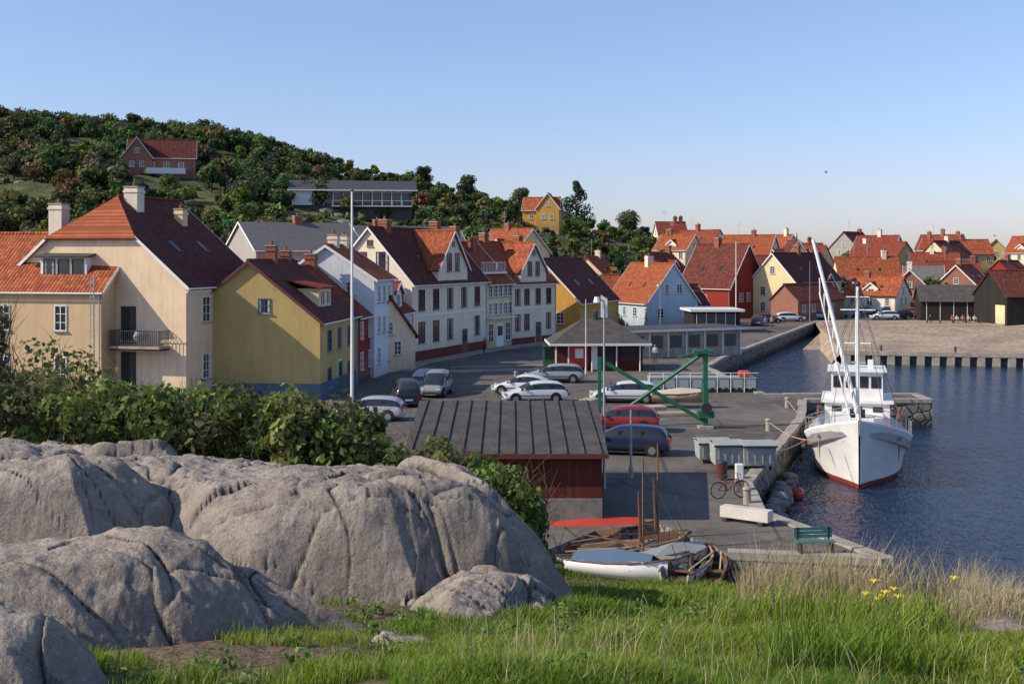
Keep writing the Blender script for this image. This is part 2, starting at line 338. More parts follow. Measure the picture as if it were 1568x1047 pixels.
def rock(x,y):
    wx=x+fbm(x*.9,y*.9,31,2)*.34; wy=y+fbm(x*.9,y*.9,41,2)*.34
    z=np.full(x.shape,-9.)
    for p,pls,s,r in slabs:
        d=sd(p,wx,wy); pz=None
        for z0,yo,bx,by,xo in pls:
            q=z0+bx*(x-xo)+by*(y+yo); pz=q if pz is None else np.minimum(pz,q)
        dd=np.where(d<-r,0,np.where(d<r,(d+r)**2/(4*r),d))
        z=np.maximum(z,pz-s*dd)
    ss=lambda t:np.clip(t,0,1)**2*(3-2*np.clip(t,0,1))
    ca,sa=math.cos(-.55),math.sin(-.55); rx=(x*ca+y*sa); ry=(-x*sa+y*ca)
    rx=rx+fbm(x*.8,y*.8,5,3)*.4; ry=ry+fbm(x*.8,y*.8,6,3)*.4
    f1,f2,cid,cx,cy=worley(rx*.42,ry*.9,1); e=(f2-f1)
    z=z+ss(e/.16)*((cid-.5)*.16+.02)+((rx*.42-cx)*(cid*7%1-.5)+(ry*.9-cy)*(cid*13%1-.5))*.17*ss(e/.2)-.03*np.exp(-e/.02)
    rx2=rx*ca-ry*sa; ry2=rx*sa+ry*ca
    f1,f2,cid,cx,cy=worley(rx2*1.2,ry2*2.1,9); e=(f2-f1); msk=.3+.7*ss(vn(x*.6,y*.6,88)*3+.6)
    z=z+msk*(ss(e/.1)*(cid-.5)*.06+((rx2*1.2-cx)*(cid*7%1-.5)+(ry2*2.1-cy)*(cid*13%1-.5))*.13-.02*np.exp(-e/.04))
    f1,f2,cid,cx,cy=worley(rx*4.1+3,ry*5.3,19); e=(f2-f1); m2=ss(vn(x*1.1+5,y*1.1,98)*3+.3)
    z=z+m2*((cid-.5)*.02+((rx*4.1+3-cx)*(cid*7%1-.5)+(ry*5.3-cy)*(cid*13%1-.5))*.045)
    cr=np.abs(vn(rx*.9,ry*2.4,123)); z=z-.04*np.exp(-cr/.01)
    z=z+fbm(x*.9,y*.9,61,3,.5)*.12+fbm(x*3,y*3,66,3,.55)*.045+fbm(x*8,y*8,71,4,.6)*.02
    return z
us=np.linspace(-330,960,660); Ds=np.geomspace(3.4,16,560); UU,DD=np.meshgrid(us,Ds); X=(UU-784)/F*DD; RZ=rock(X,DD); GZ=fg(X,DD)
k=NT('granite_rock'); a=k.noise(.8,6,.65); b=k.noise(6,6,.7); c=k.noise(40,5,.75)
bs=k.mix(k.rng(a,.35,.65),(.33,.28,.235),(.50,.43,.355)); bs=k.mix(k.rng(b,.47,.68,0,.65),bs,(.19,.168,.15)); bs=k.mix(k.rng(c,.53,.66,0,.5),bs,(.15,.135,.12)); bs=k.mix(k.rng(c,.3,.44,.5,0),bs,(.6,.54,.46))
bs=k.mix(k.rng(k.noise(2.6,8,.85),.55,.62,0,.7),bs,(.12,.112,.105)); bs=k.mix(k.rng(k.noise(4.5,6,.85),.57,.63,0,.6),bs,(.55,.53,.42)); bs=k.mix(k.rng(k.noise(3.1,6,.8),.36,.42,.4,0),bs,(.48,.34,.24))
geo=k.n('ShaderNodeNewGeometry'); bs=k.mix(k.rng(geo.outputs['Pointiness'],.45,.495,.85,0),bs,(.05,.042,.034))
sn=k.n('ShaderNodeSeparateXYZ'); k.l(geo.outputs['True Normal'],sn.inputs[0]); bs=k.mix(k.rng(sn.outputs[2],.45,.85,.4,0),bs,(.11,.1,.092))  # steep faces mixed darker: their shade is painted into the rock colour
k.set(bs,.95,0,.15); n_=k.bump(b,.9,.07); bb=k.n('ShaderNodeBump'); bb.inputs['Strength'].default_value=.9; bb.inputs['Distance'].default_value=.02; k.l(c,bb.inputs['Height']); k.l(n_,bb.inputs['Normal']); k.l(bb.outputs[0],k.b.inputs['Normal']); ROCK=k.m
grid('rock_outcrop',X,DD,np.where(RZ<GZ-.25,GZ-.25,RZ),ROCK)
def boulder(name,b,D,rx,ry,rz,seed,dz=0):
    x,y=P(b,D); z=float(fg(x,y))+dz; mb=MB(); n=40; rings=[]
    for i in range(25):
        th=math.pi*i/24; ring=[]
        for j in range(n):
            ph=2*math.pi*j/n; d=Vector((math.sin(th)*math.cos(ph),math.sin(th)*math.sin(ph),math.cos(th)))
            q=1+.5*float(fbm(np.array([d.x*1.6+seed+d.z]),np.array([d.y*1.6+d.z*1.3]),seed,4)[0]); ring.append((d.x*rx*q,d.y*ry*q,d.z*rz*q))
        rings.append(ring)
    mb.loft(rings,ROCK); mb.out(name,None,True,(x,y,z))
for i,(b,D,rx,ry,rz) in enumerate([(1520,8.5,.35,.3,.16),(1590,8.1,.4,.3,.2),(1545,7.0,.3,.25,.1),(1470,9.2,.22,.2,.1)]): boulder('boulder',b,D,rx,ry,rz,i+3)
# ---------------------------------------------------------------- vegetation
def leafmat(name,tr=.35,rough=.6):
    k=NT(name); at=k.n('ShaderNodeAttribute',attribute_name='Col'); k.set(None,rough,0,.25); k.l(at.outputs[0],k.b.inputs['Base Color'])
    t=k.n('ShaderNodeBsdfTranslucent'); k.l(at.outputs[0],t.inputs[0]); mx=k.n('ShaderNodeMixShader'); mx.inputs[0].default_value=tr
    k.l(k.b.outputs[0],mx.inputs[1]); k.l(t.outputs[0],mx.inputs[2]); k.l(mx.outputs[0],k.out.inputs[0]); return k.m
LEAF=leafmat('leaf_foliage'); BLADE=leafmat('grass_blade',.45); BARK=M('bark',(.11,.08,.055),.95,.3,6,.4)
def leaves(c,nrm,size,asp=.6):
    n=len(c); r=NR.normal(size=(n,3)); u=np.cross(nrm,r); u/=np.linalg.norm(u,axis=1)[:,None]+1e-9; v=np.cross(nrm,u)
    s=size[:,None]; q=np.stack([c-u*s,c-v*s*asp+nrm*s*.15,c+u*s,c+v*s*asp+nrm*s*.15],1).reshape(-1,3)
    i=np.arange(n)[:,None]*4; t=np.concatenate([i+np.array([[0,1,2]]),i+np.array([[0,2,3]])],0); return q,t
def crown(c,r,h,n,ls,base,kind='d'):
    k=NR.randint(7,12); cen=[];rad=[]
    for i in range(k):
        a=NR.uniform(0,6.28); q=NR.uniform(0,.65)*r; zz=NR.uniform(-.35,.55)*h; f=(1-max(0,zz/h)*.8)
        cen.append((q*f*math.cos(a),q*f*math.sin(a),zz)); rad.append(NR.uniform(.3,.5)*r)
    if kind=='p':
        cen=[];rad=[]
        for i in range(12):
            t=i/11; a=NR.uniform(0,6.28); rr=r*(1-t)**.8*.55; cen.append((rr*math.cos(a),rr*math.sin(a),(t-.5)*h*1.5)); rad.append(max(.25,r*(.5-.36*t)))
    cen=np.array(cen);rad=np.array(rad); id=NR.randint(0,len(cen),n); d=NR.normal(size=(n,3)); d/=np.linalg.norm(d,axis=1)[:,None]
    rr=rad[id]*NR.uniform(.55,1.12,n); p=cen[id]+d*rr[:,None]*np.array([1,1,.8]); nn=d+NR.normal(size=(n,3))*.45; nn/=np.linalg.norm(nn,axis=1)[:,None]
    q,t=leaves(p+np.array(c),nn,ls*NR.uniform(.6,1.3,n),.7)
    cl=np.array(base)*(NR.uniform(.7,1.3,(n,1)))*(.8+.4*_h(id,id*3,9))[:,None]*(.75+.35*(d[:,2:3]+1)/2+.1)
    return q,t,np.repeat(cl,4,0)
def join(parts):
    V=[];T=[];C=[];o=0
    for q,t,c in parts: V.append(q);T.append(t+o);C.append(c);o+=len(q)
    return np.concatenate(V),np.concatenate(T),np.concatenate(C)
GC=[(.10,.135,.035),(.07,.105,.03),(.13,.155,.04),(.06,.09,.03),(.15,.15,.05),(.085,.105,.045),(.055,.08,.03)]
parts=[];tr=MB(); cnt=0
for i in range(2700):
    u=R.uniform(-120,1230); D=R.uniform(165,345) if R.random()<.78 else R.uniform(300,345)
    x,y=P(u,D); z=hz(x,y)
    dens=1 if u<520 else .8 if u<900 else .45
    if u>1000 and D<255: continue
    if fbm(np.array([x/22]),np.array([y/22]),77,2)[0]>.36: continue
    if R.random()>dens: continue
    if abs(u-250)<62 and 228<D<254: continue
    if 440<u<645 and 203<D<236: continue
    if 795<u<866 and D<290: continue
    if 480<u<1000 and D<200 and R.random()<.55: continue
    if 500<u and D>290 and R.random()<.4: continue
    r=R.uniform(1.7,3.4)*(1 if u<520 else .78); n=int(140+r*95); base=R.choice(GC); base=tuple(c*R.uniform(.7,1.35) for c in base)
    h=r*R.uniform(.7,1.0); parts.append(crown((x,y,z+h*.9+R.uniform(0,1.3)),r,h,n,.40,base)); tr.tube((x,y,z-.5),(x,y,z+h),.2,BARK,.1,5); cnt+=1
for i in range(1100):
    u=R.uniform(-120,1300); D=R.uniform(150,330); x,y=P(u,D); z=hz(x,y); r=R.uniform(.8,1.8)
    if u>1000 and D<250: continue
    base=tuple(c*R.uniform(.8,1.5) for c in R.choice(GC)); parts.append(crown((x,y,z+r*.4),r,r*.8,60,.4,base))
for i in range(70):
    u=R.uniform(1000,1620); D=R.uniform(200,300); x,y=P(u,D); z=max(0,hz(x,y)); r=R.uniform(1.3,2.3); parts.append(crown((x,y,z+2.4),r,r,220,.35,R.choice(GC))); tr.tube((x,y,z-.3),(x,y,z+2.5),.13,BARK,.06,5)
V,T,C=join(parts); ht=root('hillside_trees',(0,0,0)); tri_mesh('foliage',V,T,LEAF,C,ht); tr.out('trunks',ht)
mb=MB()
for i in range(60):
    u=R.uniform(0,700); D=R.uniform(200,320); x,y=P(u,D); r=R.uniform(.7,1.8); mb.ball((x,y,hz(x,y)),r,STONE,8,6,(1.4,1,.6))
mb.out('hillside_rocks')
def tree(name,b,D,H,r,kind='d',base=(.04,.06,.02),z=None,n=1500,ls=.3):
    x,y=P(b,D); z=hz(x,y) if z is None else z; e=root(name,(x,y,z))
    q,t,c=crown((0,0,H*.6),r,H*.45,n,ls,base,kind); tri_mesh('crown',q,t,LEAF,c,e); mb=MB(); mb.tube((0,0,-.4),(.1,0,H*.55),.028*H,BARK,.012*H,8)
    for i in range(7):
        a=i*2.4; z0=H*(.25+.05*i); mb.tube((.05,0,z0),(math.cos(a)*r*.6,math.sin(a)*r*.6,z0+r*.4),.012*H,BARK,.004*H,5)
    mb.out('trunk',e)
for b,D,H,r,kd,cc in [(648,318,8,3,'d',(.05,.07,.03)),(718,322,9,4.0,'d',(.05,.075,.03)),(882,285,13,5.4,'p',(.05,.085,.04)),(846,205,8,1.6,'p',(.04,.065,.025)),(740,285,6,3,'d',(.11,.13,.05)),(800,320,8,4,'d',(.10,.12,.05)),(965,300,9,5,'d',(.09,.11,.045)),
    (930,180,6,3,'d',(.08,.11,.03)),(560,150,6,3,'d',(.08,.11,.035)),(640,160,6,3.2,'d',(.09,.11,.03)),(1015,230,6,3,'d',(.07,.10,.04)),(735,165,6,2.5,'d',(.10,.14,.04))]: tree('pine_tree' if kd=='p' else 'hill_tree',b,D,H,r,kd,cc,None,2400,.28)
parts=[];tw=MB(); tops=[(-80,560),(0,575),(60,592),(140,605),(240,603),(330,600),(420,598),(480,616),(560,640),(640,672),(720,700),(800,712),(860,745),(900,800)]
LC=[(.12,.18,.035),(.16,.22,.045),(.09,.125,.03),(.19,.21,.055),(.13,.13,.05)]
def bush(u,D,vt,wd,ht_,n,ls,base,tn=5):
    x,y=P(u,D); zt=EYE-(vt-392)*D/F
    if n: parts.append(crown((x,y,zt-ht_*.55),wd,ht_,n,ls,base))
    for j in range(tn):
        a=R.uniform(0,6.28); p=Vector((x+R.uniform(-.3,.3),y,zt-ht_*1.4)); q=Vector((x+math.cos(a)*wd*.7,y+math.sin(a)*wd*.5,zt+R.uniform(-.5,.25)))
        m_=(p+q)/2+Vector((R.uniform(-.2,.2),0,.15)); tw.tube(p,m_,.014,BARK,.009,4); tw.tube(m_,q,.009,BARK,.003,4)
        for s in range(3):
            qq=m_.lerp(q,R.random()); tw.tube(qq,qq+Vector((R.uniform(-.4,.4),R.uniform(-.2,.2),R.uniform(.1,.4))),.004,BARK,.002,3)
for i in range(112):
    u=-90+i*7.9+R.uniform(-8,8); D=R.uniform(15.5,20); vt=np.interp(u,[t[0] for t in tops],[t[1] for t in tops])+R.uniform(-6,60)
    bush(u,D,vt,R.uniform(.45,.8),R.uniform(.6,1.1),600,.06,R.choice(LC))
for i in range(24):
    u=R.uniform(610,835); D=R.uniform(14.5,19); bush(u,D,R.uniform(725,800)+max(0,(u-780)*.9),.42,.6,380,.062,(.14,.20,.04),8)
for i in range(7): bush(R.uniform(-60,150),R.uniform(17,22),R.uniform(525,590),.7,1.1,200,.06,(.15,.18,.05),8)
for i in range(6): bush(R.uniform(-50,35),19,R.uniform(450,500),.6,1.5,230,.055,(.15,.15,.06),9)
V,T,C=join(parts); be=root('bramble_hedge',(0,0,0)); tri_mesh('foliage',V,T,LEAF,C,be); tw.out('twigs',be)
def grass(n,name,reg,hmin,hmax,wid,colf,lean=.35,dn=None,onrock=False):
    u=NR.uniform(reg[0],reg[1],n); D=1/NR.uniform(1/reg[3],1/reg[2],n) if reg[2]<8 else NR.uniform(reg[2],reg[3],n)
    x=(u-784)/F*D; y=D; g=fg(x,y); rz=rock(x,y); keep=rz<g+.02
    if dn is not None: keep&=dn(x,y,u)
    x,y,g,u=x[keep],y[keep],g[keep],u[keep]; n=len(x)
    cl=.4+1.2*(fbm(x*1.6,y*1.6,8,3)+.5); h=NR.uniform(hmin,hmax,n)*cl; a=NR.uniform(0,6.28,n); dx=np.cos(a);dy=np.sin(a); ln=NR.uniform(.1,1,n)*lean*h
    b2=NR.uniform(0,6.28,n); lx=np.cos(b2)*ln+.1*h; ly=np.sin(b2)*ln; w=wid*NR.uniform(.6,1.3,n)*(1+(y-4)*.06)
    p=np.stack([x,y,g-.02],-1); W_=np.stack([dx*w,dy*w,0*w],-1); mid=p+np.stack([lx*.35,ly*.35,h*.6],-1); tip=p+np.stack([lx,ly,h],-1)
    v=np.stack([p-W_,p+W_,mid-W_*.8,mid+W_*.8,tip],1).reshape(-1,3); i=np.arange(n)[:,None]*5
    t=np.concatenate([i+np.array([[0,1,2]]),i+np.array([[1,3,2]]),i+np.array([[2,3,4]])],0); c=colf(x,y,n); c=np.repeat(c,5,0)
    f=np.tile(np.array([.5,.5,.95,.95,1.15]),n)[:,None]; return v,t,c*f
def gcol(x,y,n):
    q=np.clip(fbm(x*.8,y*.8,14,3)+.45+NR.normal(size=n)*.16,0,1)[:,None]; c=np.array([.125,.235,.022])*(1-q)+np.array([.27,.34,.045])*q
    dry=(NR.uniform(size=n)<.05)[:,None]; return np.where(dry,np.array([.42,.34,.18]),c)*NR.uniform(.75,1.2,(n,1))
def straw(x,y,n): return np.array([.58,.47,.27])*NR.uniform(.6,1.15,(n,1))
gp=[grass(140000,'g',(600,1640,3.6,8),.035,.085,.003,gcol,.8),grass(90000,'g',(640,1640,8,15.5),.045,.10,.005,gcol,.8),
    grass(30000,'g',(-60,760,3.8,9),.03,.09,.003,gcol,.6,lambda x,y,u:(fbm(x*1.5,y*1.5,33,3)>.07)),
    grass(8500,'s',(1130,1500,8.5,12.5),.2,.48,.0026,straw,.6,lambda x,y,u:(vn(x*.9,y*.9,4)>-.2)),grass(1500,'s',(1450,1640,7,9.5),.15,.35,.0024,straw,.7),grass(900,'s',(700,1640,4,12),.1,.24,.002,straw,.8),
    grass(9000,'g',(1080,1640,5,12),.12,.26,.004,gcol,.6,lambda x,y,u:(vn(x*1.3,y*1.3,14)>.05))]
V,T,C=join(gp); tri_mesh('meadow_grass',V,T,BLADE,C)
parts=[]
for i in range(60):
    u=R.uniform(200,1600); D=R.uniform(4.2,9); x,y=P(u,D); xa=np.array([x]);ya=np.array([y])
    if rock(xa,ya)[0]>fg(x,y): continue
    parts.append(crown((x,y,float(fg(x,y))+.03),.12,.06,50,.017,(.14,.22,.05)))
V,T,C=join(parts); tri_mesh('lawn_weeds',V,T,LEAF,C)
fl=MB(); YEL=M('yellow_petal',(.75,.55,.03),.6,.1,5,0); ST=M('flower_stem',(.08,.12,.03))
for b,D in [(1335,8.0),(1340,8.2),(1348,8.1),(1352,7.8),(1366,8.2),(1322,8.1),(1458,8.2),(1372,7.6),(1330,7.7)]:
    x,y=P(b,D); z=float(fg(x,y)); h=R.uniform(.14,.26); fl.tube((x,y,z),(x+.02,y,z+h),.004,ST,.003,4)
    for a in range(7):
        t=a*.9; fl.face([(x+.02,y,z+h),(x+.02+.035*math.cos(t),y+.035*math.sin(t),z+h+.012),(x+.02+.04*math.cos(t+.5),y+.04*math.sin(t+.5),z+h+.01)],YEL)
    fl.ball((x+.02,y,z+h),.014,YEL,6,4)
fl.out('yellow_flowers')
# ---------------------------------------------------------------- houses
def frame(face,L,Dp):
    if face=='F': return lambda s,o,z:(s,-o,z)
    if face=='A': return lambda s,o,z:(-o,s,z)
    if face=='B': return lambda s,o,z:(L+o,s,z)
    return lambda s,o,z:(s,Dp+o,z)
CURT=M('curtain',(.45,.43,.40),.9,.3,6,0)
def window(mf,mg,fr,s,z,w,h,fm,cols=2,rows=3,sill=True,sur=None):
    b=.07
    mg.box(s-w/2+.02,s+w/2-.02,.002,.018,z-h/2+.02,z+h/2-.02,GLASS,fr)
    if R.random()<.35 and w>.7:
        mg.box(s-w/2+b,s-w/2+b+w*.16,.018,.022,z-h/2+b,z+h/2-b,CURT,fr); mg.box(s+w/2-b-w*.16,s+w/2-b,.018,.022,z-h/2+b,z+h/2-b,CURT,fr)
    mf.box(s-w/2,s-w/2+b,.0,.06,z-h/2,z+h/2,fm,fr); mf.box(s+w/2-b,s+w/2,.0,.06,z-h/2,z+h/2,fm,fr)
    mf.box(s-w/2+b,s+w/2-b,.0,.06,z-h/2,z-h/2+b,fm,fr); mf.box(s-w/2+b,s+w/2-b,.0,.06,z+h/2-b,z+h/2,fm,fr)
    for i in range(1,cols): x=s-w/2+w*i/cols; mf.box(x-.03,x+.03,.003,.05,z-h/2+b,z+h/2-b,fm,fr)
    for i in range(1,rows): q=z-h/2+h*i/rows; mf.box(s-w/2+b,s+w/2-b,.003,.04,q-.02,q+.02,fm,fr)
    if sill: mf.box(s-w/2-.08,s+w/2+.08,0,.14,z-h/2-.07,z-h/2-.002,CONC,fr)
def block(par,ox,oy,rot,L,Dp,z0,eave,ridge,wall,roof,wins=(),fm=WHITE,plinth=None,hipA=None,verge=WHITE,ov=.35,ovg=.25,sur=None,gut=True,name=''):
    e=root(name+'block' if name else 'block',(ox,oy,0),rot,par); mb=MB(); h=Dp/2; s=(ridge-eave)/h
    def gab(x,zc=None):
        if zc is None: return [(x,0,z0),(x,0,eave),(x,h,ridge),(x,Dp,eave),(x,Dp,z0)]
        yc=(zc-eave)/s; return [(x,0,z0),(x,0,eave),(x,yc,zc),(x,Dp-yc,zc),(x,Dp,eave),(x,Dp,z0)]
    mb.face(gab(0,hipA[0] if hipA else None),wall); mb.face(gab(L)[::-1],wall)
    mb.face([(0,0,z0),(L,0,z0),(L,0,eave),(0,0,eave)],wall); mb.face([(0,Dp,z0),(0,Dp,eave),(L,Dp,eave),(L,Dp,z0)],wall)
    mb.out('walls',e)
    if plinth:
        pb=MB(); pm,ph=plinth; pb.box(-.05,L+.05,-.05,0,z0,z0+ph,pm); pb.box(-.05,0,0,Dp,z0,z0+ph,pm); pb.box(L,L+.05,0,Dp,z0,z0+ph,pm); pb.out('plinth',e)
    rb=MB(); up=.1; ze=eave-s*ov+up; t=.12
    if hipA:
        zc,hx=hipA; yc=(zc-eave)/s; zc2=zc+up
        rb.slab([(-ovg,-ov,ze),(L+ovg,-ov,ze),(L+ovg,h,ridge+up),(hx,h,ridge+up),(-ovg,yc,zc2)],t,roof)
        rb.slab([(-ovg,Dp+ov,ze),(-ovg,Dp-yc,zc2),(hx,h,ridge+up),(L+ovg,h,ridge+up),(L+ovg,Dp+ov,ze)],t,roof)
        h2=MB(); h2.slab([(-ovg-.15,yc-.1,zc2-.12),(-ovg-.15,Dp-yc+.1,zc2-.12),(hx,h,ridge+up+.01)],t,RO if roof is RR or roof is RD else roof); h2.out('hip_roof',e)
    else:
        rb.slab([(-ovg,-ov,ze),(L+ovg,-ov,ze),(L+ovg,h,ridge+up),(-ovg,h,ridge+up)],t,roof)
        rb.slab([(-ovg,Dp+ov,ze),(-ovg,h,ridge+up),(L+ovg,h,ridge+up),(L+ovg,Dp+ov,ze)],t,roof)
    if roof not in (FELT,RS): rb.tube((-ovg if not hipA else hipA[1],h,ridge+up),(L+ovg,h,ridge+up),.13,roof,n=8)
    rb.out('roof',e)
    tb=MB()
    if verge:
        for x,hip in ((-ovg-.04,hipA),(L+ovg+.0,None)):
            for sg in (0,1):
                y0=-ov if sg==0 else Dp+ov; y1=h if not hip else ((hip[0]-eave)/s if sg==0 else Dp-(hip[0]-eave)/s); z1=(ridge if not hip else hip[0])+up
                T=[(x,y0,ze+.03),(x,y1,z1+.03),(x,y1,z1-.22),(x,y0,ze-.22)]; T2=[(x+.04,p[1],p[2]) for p in T]
                tb.face(T,verge); tb.face(T2,verge); tb.face([T[0],T[1],T2[1],T2[0]],verge); tb.face([T[3],T[2],T2[2],T2[3]],verge)
    if gut: tb.tube((-ovg,-ov-.05,ze-.06),(L+ovg,-ov-.05,ze-.06),.06,DK if verge is None else WHITE,n=6); tb.tube((L-.15,-.1,eave-.1),(L-.15,-.1,z0+.3),.05,METAL,n=6)
    if L>8 and roof in (RO,RR,RD):
        for i in range(2):
            sx=L*(.3+.35*i); q=.35; z1=eave+s*h*q+up+.04; z2=eave+s*h*(q+.12)+up+.04; tb.face([(sx,h*q,z1),(sx+.5,h*q,z1),(sx+.5,h*(q+.12),z2),(sx,h*(q+.12),z2)],GLASS)
    tb.out('trim',e)
    mf=MB();mg=MB()
    for wn in wins:
        face,sx,z,ww,hh=wn[:5]; c,r_=(wn[5],wn[6]) if len(wn)>6 else (2,3); window(mf,mg,frame(face,L,Dp),sx,z,ww,hh,fm,c,r_,True,sur)
    mf.out('window_frames',e); mg.out('window_panes',e); return e
def doors(par,L,Dp,lst):
    mb=MB()
    for face,s,w,h,m in lst:
        fr=frame(face,L,Dp); mb.box(s-w/2-.1,s+w/2+.1,.002,.05,.15,h+.25,WHITE,fr); mb.box(s-w/2,s+w/2,.05,.08,.17,h+.12,m,fr); mb.box(s-w/2+.15,s+w/2-.15,.08,.09,h*.55,h-.05,GLASS,fr); mb.box(s-w/2-.2,s+w/2+.2,.0,.5,.0,.16,CONC,fr)
    mb.out('door',par)
def chim(par,lst):
    mb=MB()
    for x,y,zb,h,w,m in lst:
        mb.box(x-w/2,x+w/2,y-w/2,y+w/2,zb,zb+h,m); mb.box(x-w/2-.06,x+w/2+.06,y-w/2-.06,y+w/2+.06,zb+h-.35,zb+h-.2,m); mb.box(x-w/2-.05,x+w/2+.05,y-w/2-.05,y+w/2+.05,zb+h,zb+h+.1,CONC)
        mb.tube((x,y,zb+h+.1),(x,y,zb+h+.4),.12,WARM,.1,8)
    mb.out('chimney',par)
def house(name,a,b,Dp,eave,ridge,wall,roof,z0=0,**k):
    p0=Vector(P(*a));p1=Vector(P(*b));d=p1-p0; e=root(name,(p0.x,p0.y,z0),math.atan2(d.y,d.x)); L=d.length
    ch=k.pop('ch',()); dr=k.pop('doors',()); block(e,0,0,0,L,Dp,-.5 if z0==0 else -3,eave,ridge,wall,roof,**k)
    if dr: doors(e,L,Dp,dr)
    s=(ridge-eave)/(Dp/2)
    if ch: chim(e,[(x,y,eave+s*min(y,Dp-y)-.5,h,w,m) for x,y,h,w,m in ch])
    return e,L
def row(face,xs,z,w,h,c=2,r=3): return [(face,x,z,w,h,c,r) for x in xs]
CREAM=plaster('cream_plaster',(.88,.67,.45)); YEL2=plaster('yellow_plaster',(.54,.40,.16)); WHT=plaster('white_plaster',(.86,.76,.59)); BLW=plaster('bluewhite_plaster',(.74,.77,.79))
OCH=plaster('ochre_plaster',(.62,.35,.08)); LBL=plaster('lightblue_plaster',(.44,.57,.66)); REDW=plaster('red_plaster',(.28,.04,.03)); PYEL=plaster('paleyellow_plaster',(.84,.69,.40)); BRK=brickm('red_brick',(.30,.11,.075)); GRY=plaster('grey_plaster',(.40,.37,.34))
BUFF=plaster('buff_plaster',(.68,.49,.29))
e,L=house('plaster_house',(285,77.4),(400,88),14,7.9,13.9,CREAM,RD,hipA=(11.0,3.0),plinth=(M('grey_plinth',(.2,.19,.18)),1.1),
   wins=row('F',[2.6,5.5,8.6],6.2,1.05,1.75)+row('F',[2.6,5.5,8.6],2.35,1.05,1.75)+[('F',10.2,.6,.6,.5,1,1)],ch=[(8,5,1.5,.7,PYEL)])
mb=MB(); fr=frame('A',L,14); fF=frame('F',L,14)
mb.box(0,L,.002,.06,4.05,4.2,CREAM,fF); mb.box(0,7,.002,.06,4.05,4.2,CREAM,fr); mb.box(0,L,.002,.1,7.35,7.5,WHITE,fF); mb.out('string_course',e)
mb=MB()
for zz in (3.95,0.9): mb.box(3.7,4.8,.004,.05,zz,zz+2.5,DK,fr); mb.box(3.8,4.7,.05,.06,zz+.1,zz+2.4,GLASS,fr)
mb.box(1.2,4.9,0,1.3,3.72,3.88,CONC,fr); mb.box(1.2,4.9,0,1.25,3.6,3.72,WOODR,fr)
for i in range(24): s=1.25+i*.157; mb.box(s,s+.025,1.24,1.265,3.88,4.9,DK,fr)
for o in range(9): 
    for s in (1.2,4.86): mb.box(s,s+.03,.1+o*.14,.125+o*.14,3.88,4.88,DK,fr)
for s in (1.2,4.86): mb.box(s,s+.04,0,1.25,4.86,4.9,DK,fr)
mb.box(1.2,4.9,1.22,1.28,4.86,4.92,DK,fr); mb.tube((-.6,3.2,4.3),(-.6,3.0,4.8),.35,METAL,n=14); mb.out('balcony',e)
e,L=house('tiled_house',(-190,80.4),(156,77.0),9,7.6,11.3,BUFF,RO,wins=row('F',[14.0,9.8,5],5.7,.9,1.7,2,3)+row('F',[14.0,9.8,5],2.3,.9,1.7,2,3),ch=[(11.0,4.5,2.6,1.0,WHT),(16.2,5.5,4.6,1.0,WHT)],verge=WHITE)
dm=root('dormer',(13.5,1.1,0),0,e); mb=MB(); mb.box(-1.7,1.7,0,3,8.2,9.7,WHITE); mb.out('walls',dm); mb=MB(); mb.slab([(-2,-.3,9.8),(2,-.3,9.8),(2,3.6,10.5),(-2,3.6,10.5)],.12,FELT); mb.out('roof',dm)
mf=MB();mg=MB()
for i in range(3): window(mf,mg,lambda s,o,z:(s,-o,z),-1.05+i*1.05,9.05,.85,1.1,DK,1,2)
mf.out('window_frames',dm); mg.out('window_panes',dm)
e,L=house('yellow_house',(490,80),(545,90),10,5.4,9.4,YEL2,RD,wins=[('A',3.9,6.4,.9,1.0,2,2)]+row('F',[2.4,5.2,8],3.9,.95,1.5)+row('F',[2.4,8],1.3,.9,1.4),doors=[('F',5.2,1,2.1,GREEN)],fm=paint('blue_frame',(.06,.12,.2)),plinth=(M('blue_plinth',(.1,.14,.2)),1.6),ch=[(5,5,1.6,.7,WARM),(9,5.2,1.4,.7,WARM)],verge=RB)
dm=root('dormer',(4.5,0.9,0),0,e); mb=MB(); mb.box(-1.6,1.6,0,3,5.9,7.5,PYEL); mb.out('walls',dm); mb=MB(); mb.slab([(-1.9,-.3,7.6),(1.9,-.3,7.6),(1.9,3.6,8.4),(-1.9,3.6,8.4)],.12,RR); mb.out('roof',dm)
mf=MB();mg=MB()
for i in range(2): window(mf,mg,lambda s,o,z:(s,-o,z),-.75+i*1.5,6.8,1.1,1.1,WHITE,2,1)
mf.out('window_frames',dm); mg.out('window_panes',dm)
house('red_house',(546,90.3),(573,96),9,5.2,8.9,REDW,RR,wins=row('F',[1.6,4.2],4,.9,1.4)+row('F',[1.6,4.2],1.6,.9,1.4),ch=[(3,4.5,1.5,.8,WARM)],plinth=(DK,.8),verge=RB)
house('bluewhite_house',(573,94.5),(602,100.5),8,8.0,10.6,BLW,RO,wins=row('F',[1.4,3,4.7],6.7,.8,1.4)+row('F',[1.4,3,4.7],4.2,.8,1.4)+row('F',[1.4,4.7],1.7,.8,1.4)+[('A',2,7.2,.8,1.1)],ch=[(2,4,1.4,.8,WHT),(4.8,4,1.4,.8,WHT)])
e,L=house('white_cottage',(602,100.6),(631,107.4),8,4.9,8.0,BLW,RR,wins=row('F',[1.5,3.5,5.6],3.5,.85,1.3)+row('F',[1.5,5.6],1.3,.85,1.3),ch=[(5.5,4,1.4,.7,WHT)],plinth=(GRY,.7))
block(e,4.6,.4,math.pi/2,3,2.6,5.0,6.6,7.4,BLW,RR,wins=[('A',1.3,5.9,1.2,1.1,2,2)],name='dormer_')
OXB=M('oxblood_plinth',(.16,.03,.025))
